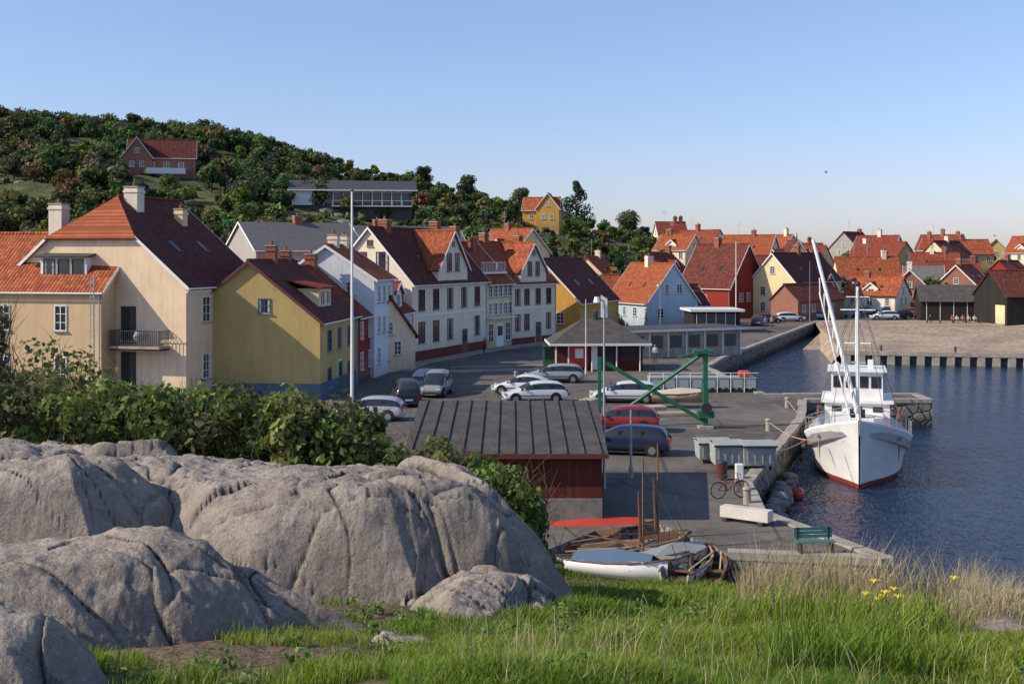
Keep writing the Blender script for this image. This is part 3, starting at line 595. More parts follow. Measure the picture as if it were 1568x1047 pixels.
e,L=house('merchant_house',(631,107.5),(745,123),9,7.4,12.4,WHT,RD,fm=RB,sur=None,plinth=(OXB,1.5),verge=WHITE,
  wins=row('F',[1.9,4.9,8.0,11.2,14.4],5.7,1.25,2.0,2,2)+row('F',[1.9,4.9,8.0,14.4],2.7,1.25,2.0,2,2)+row('A',[3.1,5.4],9.2,1.3,2.0,1,2)+row('A',[1.5,4,6.7],5.6,1.1,1.7,2,2)+row('A',[4.4],11,.6,.6,1,1),doors=[('F',11.3,1.2,2.4,RB)],ch=[(3,4.5,1.3,.9,WARM),(14,4.6,1.5,.9,WARM)])
mb=MB(); mb.box(0,L,.002,.14,7.0,7.16,WHITE,frame('F',L,9)); mb.box(0,L,.002,.08,4.15,4.3,WHITE,frame('F',L,9)); mb.out('cornice',e)
block(e,11.9,-.06,math.pi/2,5,6.6,7.2,8.7,12.2,WHT,RO,wins=[('A',2.4,9.2,1.0,1.8,2,3),('A',4.2,9.2,1.0,1.8,2,3),('A',3.3,11.0,.5,.5,1,1)],fm=RB,name='cross_gable_',gut=False)
e,L=house('glazed_shop',(745,123.1),(783,127.9),9,7.0,11.2,PYEL,RO,wins=row('F',[.8,1.9,3.0,4.1,5.0],6.1,.8,1.3,2,3)+row('F',[.8,1.9,3.0,4.1,5.0],4.2,.8,1.3,2,3)+row('F',[.9,4.6],1.7,1.1,2.0,2,3),doors=[('F',2.8,1.4,2.4,WHITE)],ch=[(1,4.5,2.2,.8,WARM),(3,3.5,2.0,.7,WARM)])
mb=MB()
for i in range(17): x=.2+i*.33; mb.box(x,x+.04,.7,.74,8.1,9.1,WHITE)
mb.box(.1,L-.1,.68,.76,9.1,9.16,WHITE); mb.box(0,L,.5,1.1,7.9,8.1,WHITE); mb.box(-.1,L+.1,-.75,-.01,3.2,3.3,WHITE); mb.out('roof_terrace_rail',e)
e,L=house('harbour_inn',(784,128),(851,135.4),9,6.9,11.3,WHT,RO,fm=RB,plinth=(OXB,1.3),wins=row('F',[1.1,2.9,5.2,7.4],5.3,1.0,1.8,2,2)+row('F',[1.1,2.9,7.4],2.5,1.0,1.8,2,2),doors=[('F',5.2,1.1,2.3,RB)],ch=[(1,4.5,1.5,.8,WARM),(8,4.6,1.4,.8,WARM)])
block(e,6.8,-.06,math.pi/2,5,5.2,6.8,8.2,11.2,WHT,RO,wins=[('A',1.8,8.4,.8,1.6,2,2),('A',3.4,8.4,.8,1.6,2,2),('A',2.6,10.2,.5,.6,1,1)],fm=RB,name='cross_gable_',gut=False)
mb=MB(); mb.box(0,L,.002,.12,6.5,6.64,WHITE,frame('F',L,9)); mb.box(0,L,.002,.08,3.95,4.1,WHITE,frame('F',L,9)); mb.out('cornice',e)
house('ochre_house',(888,141),(946,155),10,4.3,9.4,OCH,RD,wins=row('F',[2,5,8,12],2.4,1,1.4)+row('A',[2.5,5,7.5],2.3,1,1.4)+row('A',[4,6],5.6,.9,1.3),verge=WHITE)
e,L=house('blue_house',(930,170),(992,159.5),8,3.6,8.7,LBL,RO,wins=row('B',[2,6],2,1,1.4)+row('B',[3,5],5.3,.9,1.3)+row('F',[2,5,8,11],2.1,1,1.3),plinth=(WHITE,.5),ch=[(5,4,1.6,.9,WHT)])
house('cream_gable_house',(1217,183),(1288,197),7.6,5.9,10.2,PYEL,RD,wins=row('A',[2.2,5.4],4.3,.9,1.4)+row('A',[3.8],7.6,.8,1.2)+row('A',[2.2,5.4],1.8,.9,1.4)+row('F',[2,5,8,11,14],2.8,.9,1.3),ch=[(9,3.8,1.8,.9,WARM)])
house('brick_house',(1222,178),(1292,186),5,3.2,5.4,BRK,RD,wins=row('F',[1.5,4,6.5,9],1.8,.9,1.2),verge=None)
house('dark_roof_house',(1040,190),(1118,183),10,5,11.6,REDW,RD,wins=row('B',[3,5,7],3.3,1,1.4)+row('F',[2,5],3,1,1.4),ch=[(4,5,1.6,.9,WARM)])
house('dark_roof_house',(1100,196),(1176,190),9,4.5,9.8,BRK,RD,wins=row('F',[1.5,4,6.5],2.6,1,1.4)+row('B',[3,6],3,1,1.3),ch=[(3,4.5,1.6,.9,WARM)])
house('red_gable_cottage',(1045,166),(1085,168),6,2.9,5.6,REDW,RD,wins=row('F',[1,2.6],1.7,.8,1.1),ch=[(2,3,1.2,.6,WARM)])
house('slate_roof_house',(392,132),(560,139),11,10.0,13.2,GRY,RS,z0=.5,wins=row('F',[2,5,8,11],8.3,1,1.3),ch=[(7,5.5,1.3,.9,WARM)])
house('slate_roof_house',(560,146),(720,152),9,9.0,12.6,WHT,RS,z0=1,wins=row('F',[2,5,8,11],7.3,1,1.3),ch=[(3,4.5,1.3,.9,WARM)])
x,y=P(1062,150); e=root('harbour_cafe',(x,y,0),.05); mb=MB(); mb.box(0,6,0,6,0,2.7,WOODB); mb.box(-.5,6.5,-.5,6.5,2.7,3.0,WHITE); mb.box(.4,5.4,-.02,0,.9,2.4,GLASS)
for i in range(5): mb.box(.35+i*1.25,.42+i*1.25,-.05,-.02,.8,2.5,WHITE)
mb.out('building',e)
x,y=P(960,112); e=root('harbour_warehouse',(x,y,0),.42); mb=MB(); mb.box(0,13,0,5,0,2.5,CONC); mb.box(-.4,13.4,-.5,5.4,2.5,2.75,WHITE); mb.box(-.35,13.35,-.45,5.35,2.75,2.8,FELT)
for i in range(6): mb.box(.6+i*2.1,1.9+i*2.1,-.03,0,.9,2.1,GLASS)
for i in range(7): mb.box(.3+i*2.1,.42+i*2.1,-.06,-.0,0,2.5,WHITE)
mb.out('building',e)
x,y=P(845,100); e=root('harbour_kiosk',(x,y,0),0.04); mb=MB(); RK=paint('kiosk_red',(.45,.04,.03)); mb.box(.3,7.8,.2,5,0,2.4,WOODR); mb.box(1.5,3.1,.1,.2,.3,2.2,RK); mb.box(2.0,2.7,.08,.1,1.1,1.9,WHITE)
mb.box(4.2,5.3,.12,.2,.1,2.1,GLASS); mb.box(5.9,7.2,.12,.2,.9,2.0,GLASS); mb.box(3.5,3.9,.14,.2,.1,2.1,WHITE)
for xx in (.35,1.4,3.4,5.5,7.5): mb.tube((xx,-.3,0),(xx,-.3,2.4),.06,WHITE)
mb.out('walls',e); mb=MB()
A=[(-.2,-.7,2.35),(8.4,-.7,2.35),(8.4,5.6,2.35),(-.2,5.6,2.35)]; r0,r1=(3,2.45,4.4),(5.2,2.45,4.4); mb.face([A[0],A[1],r1,r0],FELT); mb.face([A[1],A[2],r1],FELT); mb.face([A[2],A[3],r0,r1],FELT); mb.face([A[3],A[0],r0],FELT)
mb.box(-.25,8.45,-.75,-.7,2.2,2.4,WHITE); mb.box(-.25,-.2,-.7,5.6,2.2,2.4,WHITE); mb.face(A,WHITE); mb.tube((4,2.4,4.3),(4,2.4,5),.2,DK); mb.out('roof',e)
x,y=P(832,101.5); e=root('green_container',(x,y,0)); mb=MB(); mb.box(0,1.6,0,1.6,0,1.9,GREEN); mb.box(.15,1.45,-.02,0,.9,1.7,GLASS); mb.box(-.1,1.7,-.1,1.7,1.9,2.0,DK); mb.out('container',e)
e,L=house('boathouse',(1410,178),(1531,176),6,3.1,5.3,WOODB,FELT,verge=None,wins=()); mb=MB()
for i in range(6): mb.box(.8+i*1.95,.88+i*1.95,-.05,-.004,0,3,WHITE)
mb.out('posts',e)
e,L=house('boathouse',(1542,166),(1700,168),9,4.2,7.6,WOODB,RD,verge=None); mb=MB(); mb.box(-.04,-.004,.5,3,.1,2.8,PYEL); mb.out('gate',e)
house('stone_boathouse',(1385,215),(1445,213),7,3.5,7,GRY,RS,z0=1,wins=row('F',[2,4.5],1.8,.9,1.2))
x,y,z=onhill(195,268); e=root('hill_brick_house',(x,y,z),.25); block(e,0,0,0,14,8,-3,3.6,7.6,BRK,RD,wins=row('F',[2,5,8,11],1.9,1.2,1.3)); block(e,5,-1.6,math.pi/2,6,6,-3,3.6,7.6,BRK,RR,wins=row('A',[2,4],1.9,1,1.3)+row('A',[3],4.8,.9,1.1),name='cross_gable_')
mb=MB(); mb.box(4,12,-4,-1.7,-.2,0,WHITE); mb.box(4,12,-4,-3.9,0,1,WHITE); mb.out('terrace',e)
x,y,z=onhill(447,318); e=root('modern_house',(x,y,z+.3),.12); mb=MB(); mb.box(0,24,0,7,-3,3.0,M('dark_cladding',(.09,.085,.08),.8)); mb.box(-.01,4,-.5,7,0,3.4,WHITE)
mb.slab([(-.8,-1.2,3.1),(25,-1.2,3.0),(25,4,5.2),(-.8,4,5.3)],.2,M('dark_metal_roof',(.07,.07,.072),.6)); mb.slab([(-.8,4,5.3),(25,4,5.2),(25,8,3.6),(-.8,8,3.7)],.2,M('dark_metal_roof',(.07,.07,.072),.6)); mb.box(-.9,25.1,-1.32,-1.2,2.85,3.1,WHITE)
mb.box(8,24,-1.7,0,-.3,-.1,WHITE)
for i in range(10): mb.box(4.4+i*1.95,5.9+i*1.95,-.04,0,.4,2.6,GLASS); mb.box(4.22+i*1.95,4.38+i*1.95,-.1,-.0,0,3.0,WHITE)
for i in range(9): mb.box(8+i*2,8.08+i*2,-1.7,-1.62,-.1,.9,WHITE)
mb.box(8,24,-1.7,-1.64,.85,.92,WHITE); mb.box(4,24,-.06,0,2.62,2.75,WHITE); mb.out('building',e)
x,y,z=onhill(800,350); e=root('ochre_hill_house',(x,y,z),-.15); block(e,0,0,0,8,7,-3,4,6.8,OCH,RO,wins=row('F',[2,4,6],2.5,.9,1.2)); block(e,8.2,-.8,math.pi/2,6,5,-3,4.4,7.6,OCH,RO,wins=row('A',[1.6,3.4],2.5,.9,1.2)+row('A',[2.5],5.2,.8,1),name='cross_gable_')
rh=random.Random(4)
walls=[WHT,PYEL,OCH,BRK,REDW,CREAM,WHT,GRY,YEL2]; roofs=[RO,RO,RR,RO,RD,RR]
def town(u,D,L,Dp,ev,rd,ang,wl,rf):
    x,y=P(u,D); z=max(0,hz(x,y)); e=root('town_house',(x,y,z),ang); n=max(2,int(L/2.4))
    block(e,0,0,0,L,Dp,-3,ev,rd,wl,rf,wins=row('F',[L*(i+.5)/n for i in range(n)],ev-1.2,.95,1.3)+(row('F',[L*(i+.5)/n for i in range(n)],1.3,.95,1.3) if ev>4.5 else [])+row('A',[Dp*.35,Dp*.65],ev-1,.9,1.2)+row('A',[Dp*.5],ev+.7,.9,1.1)+row('B',[Dp*.35,Dp*.65],ev-1,.9,1.2)+row('B',[Dp*.5],ev+.7,.9,1.1),verge=WHITE if rh.random()<.4 else None)
    chim(e,[(L*rh.uniform(.1,.9),Dp/2,rd-.4,rh.uniform(1.2,1.9),.8,rh.choice([WARM,WARM,WHT])) for _ in range(rh.choice([1,1,2]))])
    if rh.random()<.45: block(e,L*.5+1,.6,math.pi/2,3,2,ev-.5,ev+1.1,ev+1.9,WHT,rf,wins=[('A',1,ev+.5,1,.9,2,1)],name='dormer_',gut=False)
    if rh.random()<.3:
        mb=MB(); p=L*.3; mb.tube((p,Dp/2,rd),(p,Dp/2,rd+3),.03,METAL,n=5)
        for j in range(4): mb.tube((p-.6,Dp/2,rd+2+.25*j),(p+.6,Dp/2,rd+2+.25*j),.02,METAL,n=4)
        mb.out('aerial',e)
used=[]
def tryt(u,D,L,**k):
    x,y=P(u,D); 
    for (a,b) in used:
        if math.hypot(a-x,b-y)<k.get('sep',11): return
    used.append((x,y)); ev=rh.choice([2.8,3,3.4,4.4]); Dp=rh.uniform(6.4,8.2)
    town(u,D,L,Dp,ev,ev+Dp*.5*rh.uniform(.85,1.05),rh.choice([0,.25,-.3,.9,-.8,1.3,-.6])+rh.uniform(-.15,.15),rh.choice(walls),rh.choice(roofs))
for D0 in (204,218,233,250,268,286,305):
    u=1285+rh.uniform(0,30)
    while u<1720: tryt(u,D0+rh.uniform(-6,6),rh.uniform(7,12)); u+=rh.uniform(60,100)
for D0 in (200,218,238,258,280):
    u=1000+rh.uniform(0,30)
    while u<1280: tryt(u,D0+rh.uniform(-6,6),rh.uniform(7,11)); u+=rh.uniform(60,105)
for D0 in (156,172,188):
    u=(620 if D0<160 else 700)+rh.uniform(0,40)
    while u<(830 if D0<160 else 1000): tryt(u,D0+rh.uniform(-4,4),rh.uniform(8,11),sep=13); u+=rh.uniform(75,130)
for u,D in ((250,118),(330,112),(400,118),(470,122),(20,112),(110,118),(420,103)): tryt(u,D,rh.uniform(9,12))
x,y=P(1195,232); e=root('grey_turret_house',(x,y,hz(x,y)),.1); block(e,0,0,0,7,8,-3,4.6,6.6,GRY,RD); block(e,6,-.4,math.pi/2,6,5,-3,5,8.4,WHT,RD,wins=row('A',[1.6,3.4],3.6,.8,1.2)+row('A',[2.5],6,.7,1),name='cross_gable_'); mb=MB(); mb.tube((3.5,.5,8),(3.5,.5,10.2),.22,DK,.02,6); mb.out('finial',e)
x,y=P(628,43.2); e=root('wooden_shed',(x,y,0)); mb=MB()
W0=7.05; mb.face([(0,0,0),(W0,0,0),(W0,0,2.5),(0,0,2.5)],WOODR); mb.face([(W0,0,0),(W0+.3,8.6,0),(W0+.3,8.6,3.2),(W0,0,2.5)],WOODR); mb.face([(0,0,0),(0,0,2.5),(-.2,8.6,3.2),(-.2,8.6,0)],WOODR); mb.face([(-.2,8.6,0),(-.2,8.6,3.2),(W0+.3,8.6,3.2),(W0+.3,8.6,0)],WOODR)
mb.box(0,W0,-.12,-.002,0,.9,STONE); mb.out('walls',e); mb=MB(); mb.slab([(-.15,-.35,2.58),(W0+.2,-.35,2.58),(W0+.45,8.9,3.4),(-.35,8.9,3.4)],.09,FELT)
for i in range(12): x0=.0+i*.635; mb.slab([(x0,-.36,2.64),(x0+.05,-.36,2.64),(x0+.05+.0,8.9,3.46),(x0,8.9,3.46)],.05,FELT)
mb.box(-.18,W0+.22,-.4,-.36,2.42,2.6,RB); mb.out('roof',e)
# ---------------------------------------------------------------- cars
RIM=M('wheel_rim',(.35,.36,.37),.4,.1,5,0,.7); TAIL=paint('tail_light',(.35,.01,.01),.2); HEAD=paint('head_light',(.6,.62,.62),.15)
def car(name,b,D,hd,colr,kind='hatch',z=0):
    x,y=P(b,D); e=root(name,(x,y,z),math.radians(hd)); bm=paint('car_paint_%.2f_%.2f_%.2f'%colr,colr,.25,.2,.6); 
    Lc=4.3 if kind!='wagon' else 4.6; S=[(0,.55,.5),(.08,.7,.62),(.5,.8,.72),(1.15,.86,.95 if kind!='van' else 1.0),(1.85,.88,1.36),(2.3,.88,1.44),(3.0,.88,1.45),(3.6,.88,1.41 if kind!='sedan' else 1.25),(4.0,.86,1.30 if kind!='sedan' else 1.0),(4.22,.84,1.0 if kind!='sedan' else .95),(4.3,.78,.7)]
    if kind=='wagon': S=[(a*Lc/4.3 if a>2 else a,w_,h_) for a,w_,h_ in S]; S[-3]=(4.25,.86,1.37)
    if kind=='van': S=[(a,w_,h_*1.22 if h_>.9 else h_*1.15) for a,w_,h_ in S]
    belt=.88 if kind!='van' else 1.02; rings=[]
    for a,w_,h_ in S:
        bz=min(belt,h_-.04); g=h_>belt+.12; rw=w_*(.76 if g else .86); X_=Lc/2-a
        half=[(w_*.92,.22),(w_,.36),(w_*1.0,.58 if h_>.62 else h_*.8),(w_*.97,bz),(rw,h_-(.05 if g else .02)),(rw*.55,h_)]
        rings.append([(X_,yy,zz) for yy,zz in half]+[(X_,-yy,zz) for yy,zz in half[::-1]])
    def mf(i,j):
        g0=S[i][2]>belt+.1; g1=S[i+1][2]>belt+.1
        if j in (3,7) and (g0 or g1) and 2<=i<=8: return GLASS
        if j in (4,5,6) and (g0!=g1): return GLASS
        if j in (4,5,6) and i==3: return GLASS
        return bm
    mb=MB(); mb.loft(rings,mf); mb.face(rings[0][::-1],bm); mb.face(rings[-1],bm); o=mb.out('body',e,True); ss=o.modifiers.new('s','SUBSURF'); ss.levels=1; ss.render_levels=1
    mb=MB()
    for wx in (Lc/2-.78,-Lc/2+.82):
        for sy in (-1,1):
            mb.tube((wx,sy*.66,.36),(wx,sy*.882,.36),.37,BLACKM,n=18); mb.tube((wx,sy*.66,.31),(wx,sy*.89,.31),.31,BLACKM,n=18); mb.tube((wx,sy*.86,.31),(wx,sy*.90,.31),.19,RIM,n=12)
    mb.out('wheels',e); mb=MB()
    for sy in (-1,1):
        mb.box(-Lc/2-.01,-Lc/2+.12,sy*.66-.12,sy*.66+.12,.62,.9,TAIL); mb.box(Lc/2-.2,Lc/2-.0,sy*.58-.15,sy*.58+.15,.56,.68,HEAD); mb.box(Lc/2-1.45,Lc/2-1.3,sy*.93-.08,sy*.93+.08,.9,1.02,bm)
        for px in (.15,-.95): mb.box(px-.03,px+.03,sy*.79-.03,sy*.79+.03,belt,1.3 if kind!='van' else 1.55,DK)
        mb.box(-1.6,1.4,sy*.885-.008,sy*.885+.008,.5,.55,DK)
    mb.box(-Lc/2-.03,-Lc/2+.05,-.26,.26,.45,.57,WHITE); mb.box(Lc/2-.05,Lc/2+.02,-.55,.55,.32,.45,DK); mb.box(-Lc/2+.3,Lc/2-.3,-.78,.78,.16,.24,DK); mb.out('trim',e)
SIL=(.42,.44,.46); WH=(.72,.73,.72); NAV=(.02,.03,.07); DG=(.05,.055,.06)
for b,D,hd,c,kd in [(565,70.5,174,SIL,'hatch'),(622,78,100,DG,'van'),(668,83,262,(.3,.31,.3),'van'),(655,88,80,SIL,'hatch'),(818,79,188,WH,'hatch'),(800,83.5,170,WH,'sedan'),(848,91.5,178,(.32,.36,.33),'wagon'),(955,58.5,168,NAV,'wagon'),(950,66,172,(.3,.03,.03),'hatch'),(955,79,175,WH,'wagon'),
   (1210,176,5,WH,'hatch'),(1250,182,-15,SIL,'wagon'),(1354,181,178,WH,'hatch'),(1375,183,182,NAV,'hatch'),(1296,188,0,(.1,.2,.35),'hatch'),(1388,192,160,(.4,.05,.03),'hatch'),(1325,196,12,SIL,'hatch'),(1362,195,20,(.08,.15,.3),'hatch'),(1160,166,80,DG,'hatch'),(1174,172,20,(.2,.03,.03),'hatch'),(1270,192,0,DG,'van')]: car('parked_car',b,D,hd,c,kd)
# ---------------------------------------------------------------- boats
def pl(xs,ys,t): return float(np.interp(t,xs,ys))
HW=M('hull_white',(.80,.79,.76),.4,.12,1.2,0,0,.4); HR=paint('hull_antifoul',(.22,.04,.025),.6); DECK=M('boat_deck',(.42,.36,.27),.8); WOODT=M('varnished_wood',(.17,.10,.055),.6,.4,6,0)
RUST=M('rust_stain',(.35,.2,.1),.8)
fw=Vector((-.27,-.963)); bowx,bowy=P(1316,57.2); e=root('fishing_boat',(bowx-fw.x*7.5,bowy-fw.y*7.5,-1.7),math.atan2(fw.y,fw.x))
ts=[0,.03,.1,.2,.35,.5,.62,.72,.8,.86,.91,.95,.98,1.0]; T_=[0,.15,.4,.65,.8,.9,.96,1]
HBL=[1.7,2.5,2.8,2.75,2.35,1.6,.85,.06]; SHT=[0,.3,.6,.8,.9,1]; SHL=[2.0,1.75,2.0,2.65,3.05,3.5]
rings=[]
for t in ts:
    hb=pl(T_,HBL,t); wb=pl(T_,[.9,2.0,2.45,2.1,1.3,.6,.22,.03],t); sh=pl(SHT,SHL,t); X0=-7.5+15*t
    rk=lambda z:X0+ (max(0,(t-.7)/.3))*(z-3.5)*.28
    half=[(.03,-1.0),(wb*.6,-.7),(wb*.97,-.05),(wb*1.0,.22),(wb+(hb-wb)*.22,sh*.42),(wb+(hb-wb)*.58,sh*.72),(hb,sh-.12),(hb+.03,sh),(max(.01,hb-.12),sh),(max(.01,hb-.14),sh-.75)]
    rings.append([(rk(z),yy,z) for yy,z in half]+[(rk(z),-yy,z) for yy,z in half[::-1]])
mfh=lambda i,j: HR if j in (0,1,2,16,17,18) else (DECK if j==9 else (M('rub_rail',(.12,.1,.08)) if j in (7,11) else HW))
mb=MB(); mb.loft(rings,mfh); mb.face(rings[0],HW); mb.out('hull',e,True)
mb=MB()
def hrail(z):
    pts=[]
    for t in np.linspace(.52,1,15):
        hb=pl(T_,HBL,t); sh=pl(SHT,SHL,t); pts.append((-7.5+15*t,hb-.05,sh+z))
    return pts
for z in (.35,.7):
    p=hrail(z)
    for sgn in (1,-1):
        for a,b in zip(p[:-1],p[1:]): mb.tube((a[0],a[1]*sgn,a[2]),(b[0],b[1]*sgn,b[2]),.018,METAL,n=5)
for sgn in (1,-1):
    for a in hrail(0)[::2]: mb.tube((a[0],a[1]*sgn,a[2]-.05),(a[0],a[1]*sgn,a[2]+.7),.02,METAL,n=5)
mb.out('railing',e)
mb=MB(); mb.box(-5.6,-1.2,-1.75,1.75,1.1,3.3,HW); mb.box(-1.2,.6,-1.45,1.45,1.1,2.7,HW); mb.box(-5.8,-1.0,-1.95,1.95,3.3,3.42,HW); mb.box(-4.6,-1.7,-1.4,1.4,3.42,5.0,HW); mb.box(-4.8,-1.45,-1.6,1.6,5.0,5.12,HW)
for i in range(4):
    yy=-1.02+i*.68; mb.box(-1.7,-1.67,yy-.27,yy+.27,4.1,4.75,GLASS)
for i in range(3):
    yy=-1.1+i*1.1; mb.box(-1.2,-1.17,yy-.26,yy+.26,2.82,3.12,GLASS)
for sy in (-1,1):
    for i in range(3): mb.box(-4.2+i*.9,-3.6+i*.9,sy*1.41-.01,sy*1.41+.01,4.1,4.75,GLASS)
mb.ball((-2.2,-1.1,5.3),.2,HW); mb.box(-3,-2.7,.6,.9,5.1,5.6,HW); mb.tube((-3.5,.9,5.1),(-3.5,.9,7.6),.02,METAL,n=4); mb.tube((-3.2,-1.2,5.1),(-3.2,-1.2,7.0),.02,METAL,n=4); mb.box(-3.3,-2.9,-.3,.5,5.35,5.45,METAL); mb.out('wheelhouse',e,bevel=.05)
mb=MB(); mb.tube((1.2,0,1.5),(1.2,0,9.9),.13,HW,.07,10); mb.tube((-4.9,0,3.4),(-4.9,0,8.4),.09,HW,.05,8); mb.tube((1.2,-.9,8.6),(1.2,.9,8.6),.04,HW); mb.tube((1.2,-.6,9.3),(1.2,.6,9.3),.03,HW)
mb.ball((1.2,0,10),.16,DK); mb.tube((1.6,.1,2.6),(.5,-2.35,12.4),.13,HW,.09,10); mb.tube((1.9,-.35,2.6),(.8,-2.0,9.5),.05,HW,.04); mb.tube((1.2,-.7,6.8),(1.2,.7,6.8),.05,HW)
for i in range(9): mb.tube((1.75-.12*i,-.2-.22*i*1.0,3.2+.75*i),(1.65-.12*i,.0-.25*i,3.5+.85*i),.03,HW)
CB=M('steel_cable',(.12,.12,.12),.6,.1,3,0)
for a,b in [((1.2,0,9.7),(7.2,0,3.4)),((1.2,0,9.7),(-1,2.5,1.9)),((1.2,0,9.7),(-1,-2.5,1.9)),((1.2,0,9.4),(2.6,2.4,2.1)),((1.2,0,9.4),(2.6,-2.4,2.1)),((1.2,0,9.8),(-4.9,0,8.2)),((-4.9,0,8.2),(-7.2,1.6,2)),((-4.9,0,8.2),(-7.2,-1.6,2)),((.5,-2.35,12.4),(1.2,0,9.8)),((.5,-2.35,12.4),(-4.9,0,8.2)),((1.2,.7,6.8),(2.4,1.4,2.6)),((1.2,-.7,6.8),(2.4,-1.4,2.6))]: mb.tube(a,b,.018,CB,n=4)
mb.tube((1.3,0,8.2),(3.2,.1,3.1),.02,WHITE,n=4); mb.out('mast_and_rigging',e)
mb=MB(); mb.box(3.4,4.4,-.6,.6,1.9,2.7,HW); mb.tube((3.9,-.9,2.5),(3.9,.9,2.5),.3,GREEN,n=12); mb.box(1.9,2.9,-.8,.8,1.4,2.5,HW); mb.box(5.2,5.6,-.3,.3,2.3,2.9,M('winch_grey',(.3,.32,.3))); mb.face([(-6,-2.2,1.2),(2.5,-2.3,1.4),(2.5,2.3,1.4),(-6,2.2,1.2)],DECK); mb.face([(2.5,-2.3,1.7),(6.4,-.8,2.3),(6.4,.8,2.3),(2.5,2.3,1.7)],DECK)
OR=paint('fender_orange',(.55,.06,.03)); mb.ball((.2,-2.9,1.2),.22,OR); mb.ball((2.2,-2.75,1.3),.2,DK)
for yy in (-2.1,2.15): mb.tube((-1.0,yy,2.8),(-1.0,yy*1.03,2.8),.35,OR,n=14)
mb.ball((3,1.6,2.4),.35,OR); mb.ball((2.4,-1.5,2.2),.3,M('net_pile',(.08,.16,.12),.9,.4,6,.5),9,6,(1.3,1.4,.7)); mb.box(-.2,.5,-.4,.4,2.7,3.1,BLACKM); mb.out('deck_gear',e)
mb=MB()
for sy in (-1,1): mb.tube((5.0,sy*1.98,2.3),(5.0,sy*2.02,2.3),.1,DK); mb.tube((5.1,sy*1.96,2.0),(5.1,sy*1.9,1.2),.05,RUST,.02)
mb.out('hawse_pipes',e)
def dinghy(name,x,y,z,L,B,ang,hm,mast=0,cover=None):
    e=root(name,(x,y,z),ang); rings=[]
    for t in (0,.15,.4,.65,.82,.93,1):
        hb=B/2*pl([0,.15,.4,.65,.82,.93,1],[.75,.9,1,.92,.62,.3,.02],t); sh=.55+.22*t*t; X_=-L/2+L*t
        h=[(0.0,.0),(hb*.6,.06),(hb*.92,.28),(hb,sh),(max(.005,hb-.05),sh),(max(.005,hb*.85-.03),.22)]; rings.append([(X_,a,b) for a,b in h]+[(X_,-a,b) for a,b in h[::-1]])
    mb=MB(); mb.loft(rings,lambda i,j: WOODT if j in (4,5,6) else hm); mb.face(rings[0],hm); mb.out('hull',e,True); mb=MB()
    for tx in (-.25,.1): mb.box(tx*L,tx*L+.25,-B*.42,B*.42,.38,.42,WOODT)
    for sg in (1,-1):
        for a,b in zip(rings[:-1],rings[1:]): p=Vector(a[3]);q=Vector(b[3]); p.y*=sg;q.y*=sg; mb.tube(p,q,.03,WOODT,n=5)
    if cover: mb.loft([[(-L*.42,-B*.48,.6),(-L*.42,0,.75),(-L*.42,B*.48,.6)],[(0,-B*.5,.62),(0,0,.95),(0,B*.5,.62)],[(L*.36,-B*.3,.7),(L*.36,0,.88),(L*.36,B*.3,.7)]],cover,False)
    if mast: mb.tube((L*.1,0,.3),(L*.1,0,mast),.045,WOODT,.025,8); mb.tube((L*.1,0,.9),(-L*.45,.2,1.1),.03,WOODT); mb.tube((L*.08,0,1.0),(L*.06,.05,mast*.7),.07,M('furled_sail',(.13,.06,.04),.9),.03,7); mb.tube((L*.1,0,mast*.95),(L*.48,0,.85),.008,CB,n=3)
    mb.ball((-L*.1,.1,.38),.22,M('net_heap',(.06,.12,.1),.95,.5,8,.6),8,5,(1.4,1,.6))
    mb.tube((-L*.4,-B*.3,.62),(L*.3,-B*.35,.68),.03,M('oar_wood',(.5,.4,.25)),n=5); mb.out('fittings',e)
HG=M('hull_grey',(.55,.52,.46),.7,.35,3,.1); HT=M('hull_tan',(.30,.22,.14),.7,.4,3,.1); HRD=paint('kayak_red',(.5,.05,.03),.4)
for b,D,L,B,a,m_,ms,cv in [(925,40.0,3.6,1.3,.2,HG,0,None),(945,38.4,3.4,1.2,-.4,HW,0,paint('tarp_blue',(.08,.14,.22),.7)),(967,39.2,3.8,1.35,-.2,HG,3.8,None),(995,40.6,4.0,1.4,.7,HT,4.0,None),(1028,39.2,3.4,1.3,.5,HG,0,paint('tarp_grey',(.3,.31,.30),.7)),(1058,38.4,3.4,1.3,1.1,HG,0,None),(915,43.2,4.4,1.3,.08,HRD,0,paint('red_tarp',(.5,.05,.03),.6)),(1085,38.4,3.0,1.2,1.4,WOODT,0,None),(892,41.2,3.2,1.2,.5,HRD,0,None)]:
    x,y=P(b,D); dinghy('rowing_boat' if not ms else 'sailing_dinghy',x,y,-.7,L,B,a,m_,ms,cv)
x,y=P(1042,76); dinghy('rowing_boat',x,y,.35,3.6,1.4,-.1,HT,0,paint('tarp_cream',(.5,.45,.35),.8))
mb=MB(); cc=[paint('crate_red',(.4,.05,.03)),paint('crate_yellow',(.5,.35,.05)),paint('crate_blue',(.05,.12,.25)),WHITE,WOODT]
for i in range(34):
    u=R.uniform(890,1110); D=R.uniform(38.5,43); x,y=P(u,D); s=R.uniform(.2,.45); z=-.9+R.uniform(0,.1); m_=R.choice(cc)
    mb.box(x,x+s*1.4,y,y+s,z,z+.06,m_); mb.box(x,x+s*1.4,y,y+.04,z,z+s*.6,m_); mb.box(x,x+s*1.4,y+s-.04,y+s,z,z+s*.6,m_); mb.box(x,x+.04,y,y+s,z,z+s*.6,m_); mb.box(x+s*1.4-.04,x+s*1.4,y,y+s,z,z+s*.6,m_)
mb.out('fish_crates')
mb=MB()
for i in range(14):
    x,y=P(R.uniform(930,1110),R.uniform(38.5,42)); mb.tube((x,y,-.9),(x+R.uniform(-.8,.8),y+R.uniform(-.4,.4),R.uniform(-.2,.9)),.025,WOODT,.015,5)
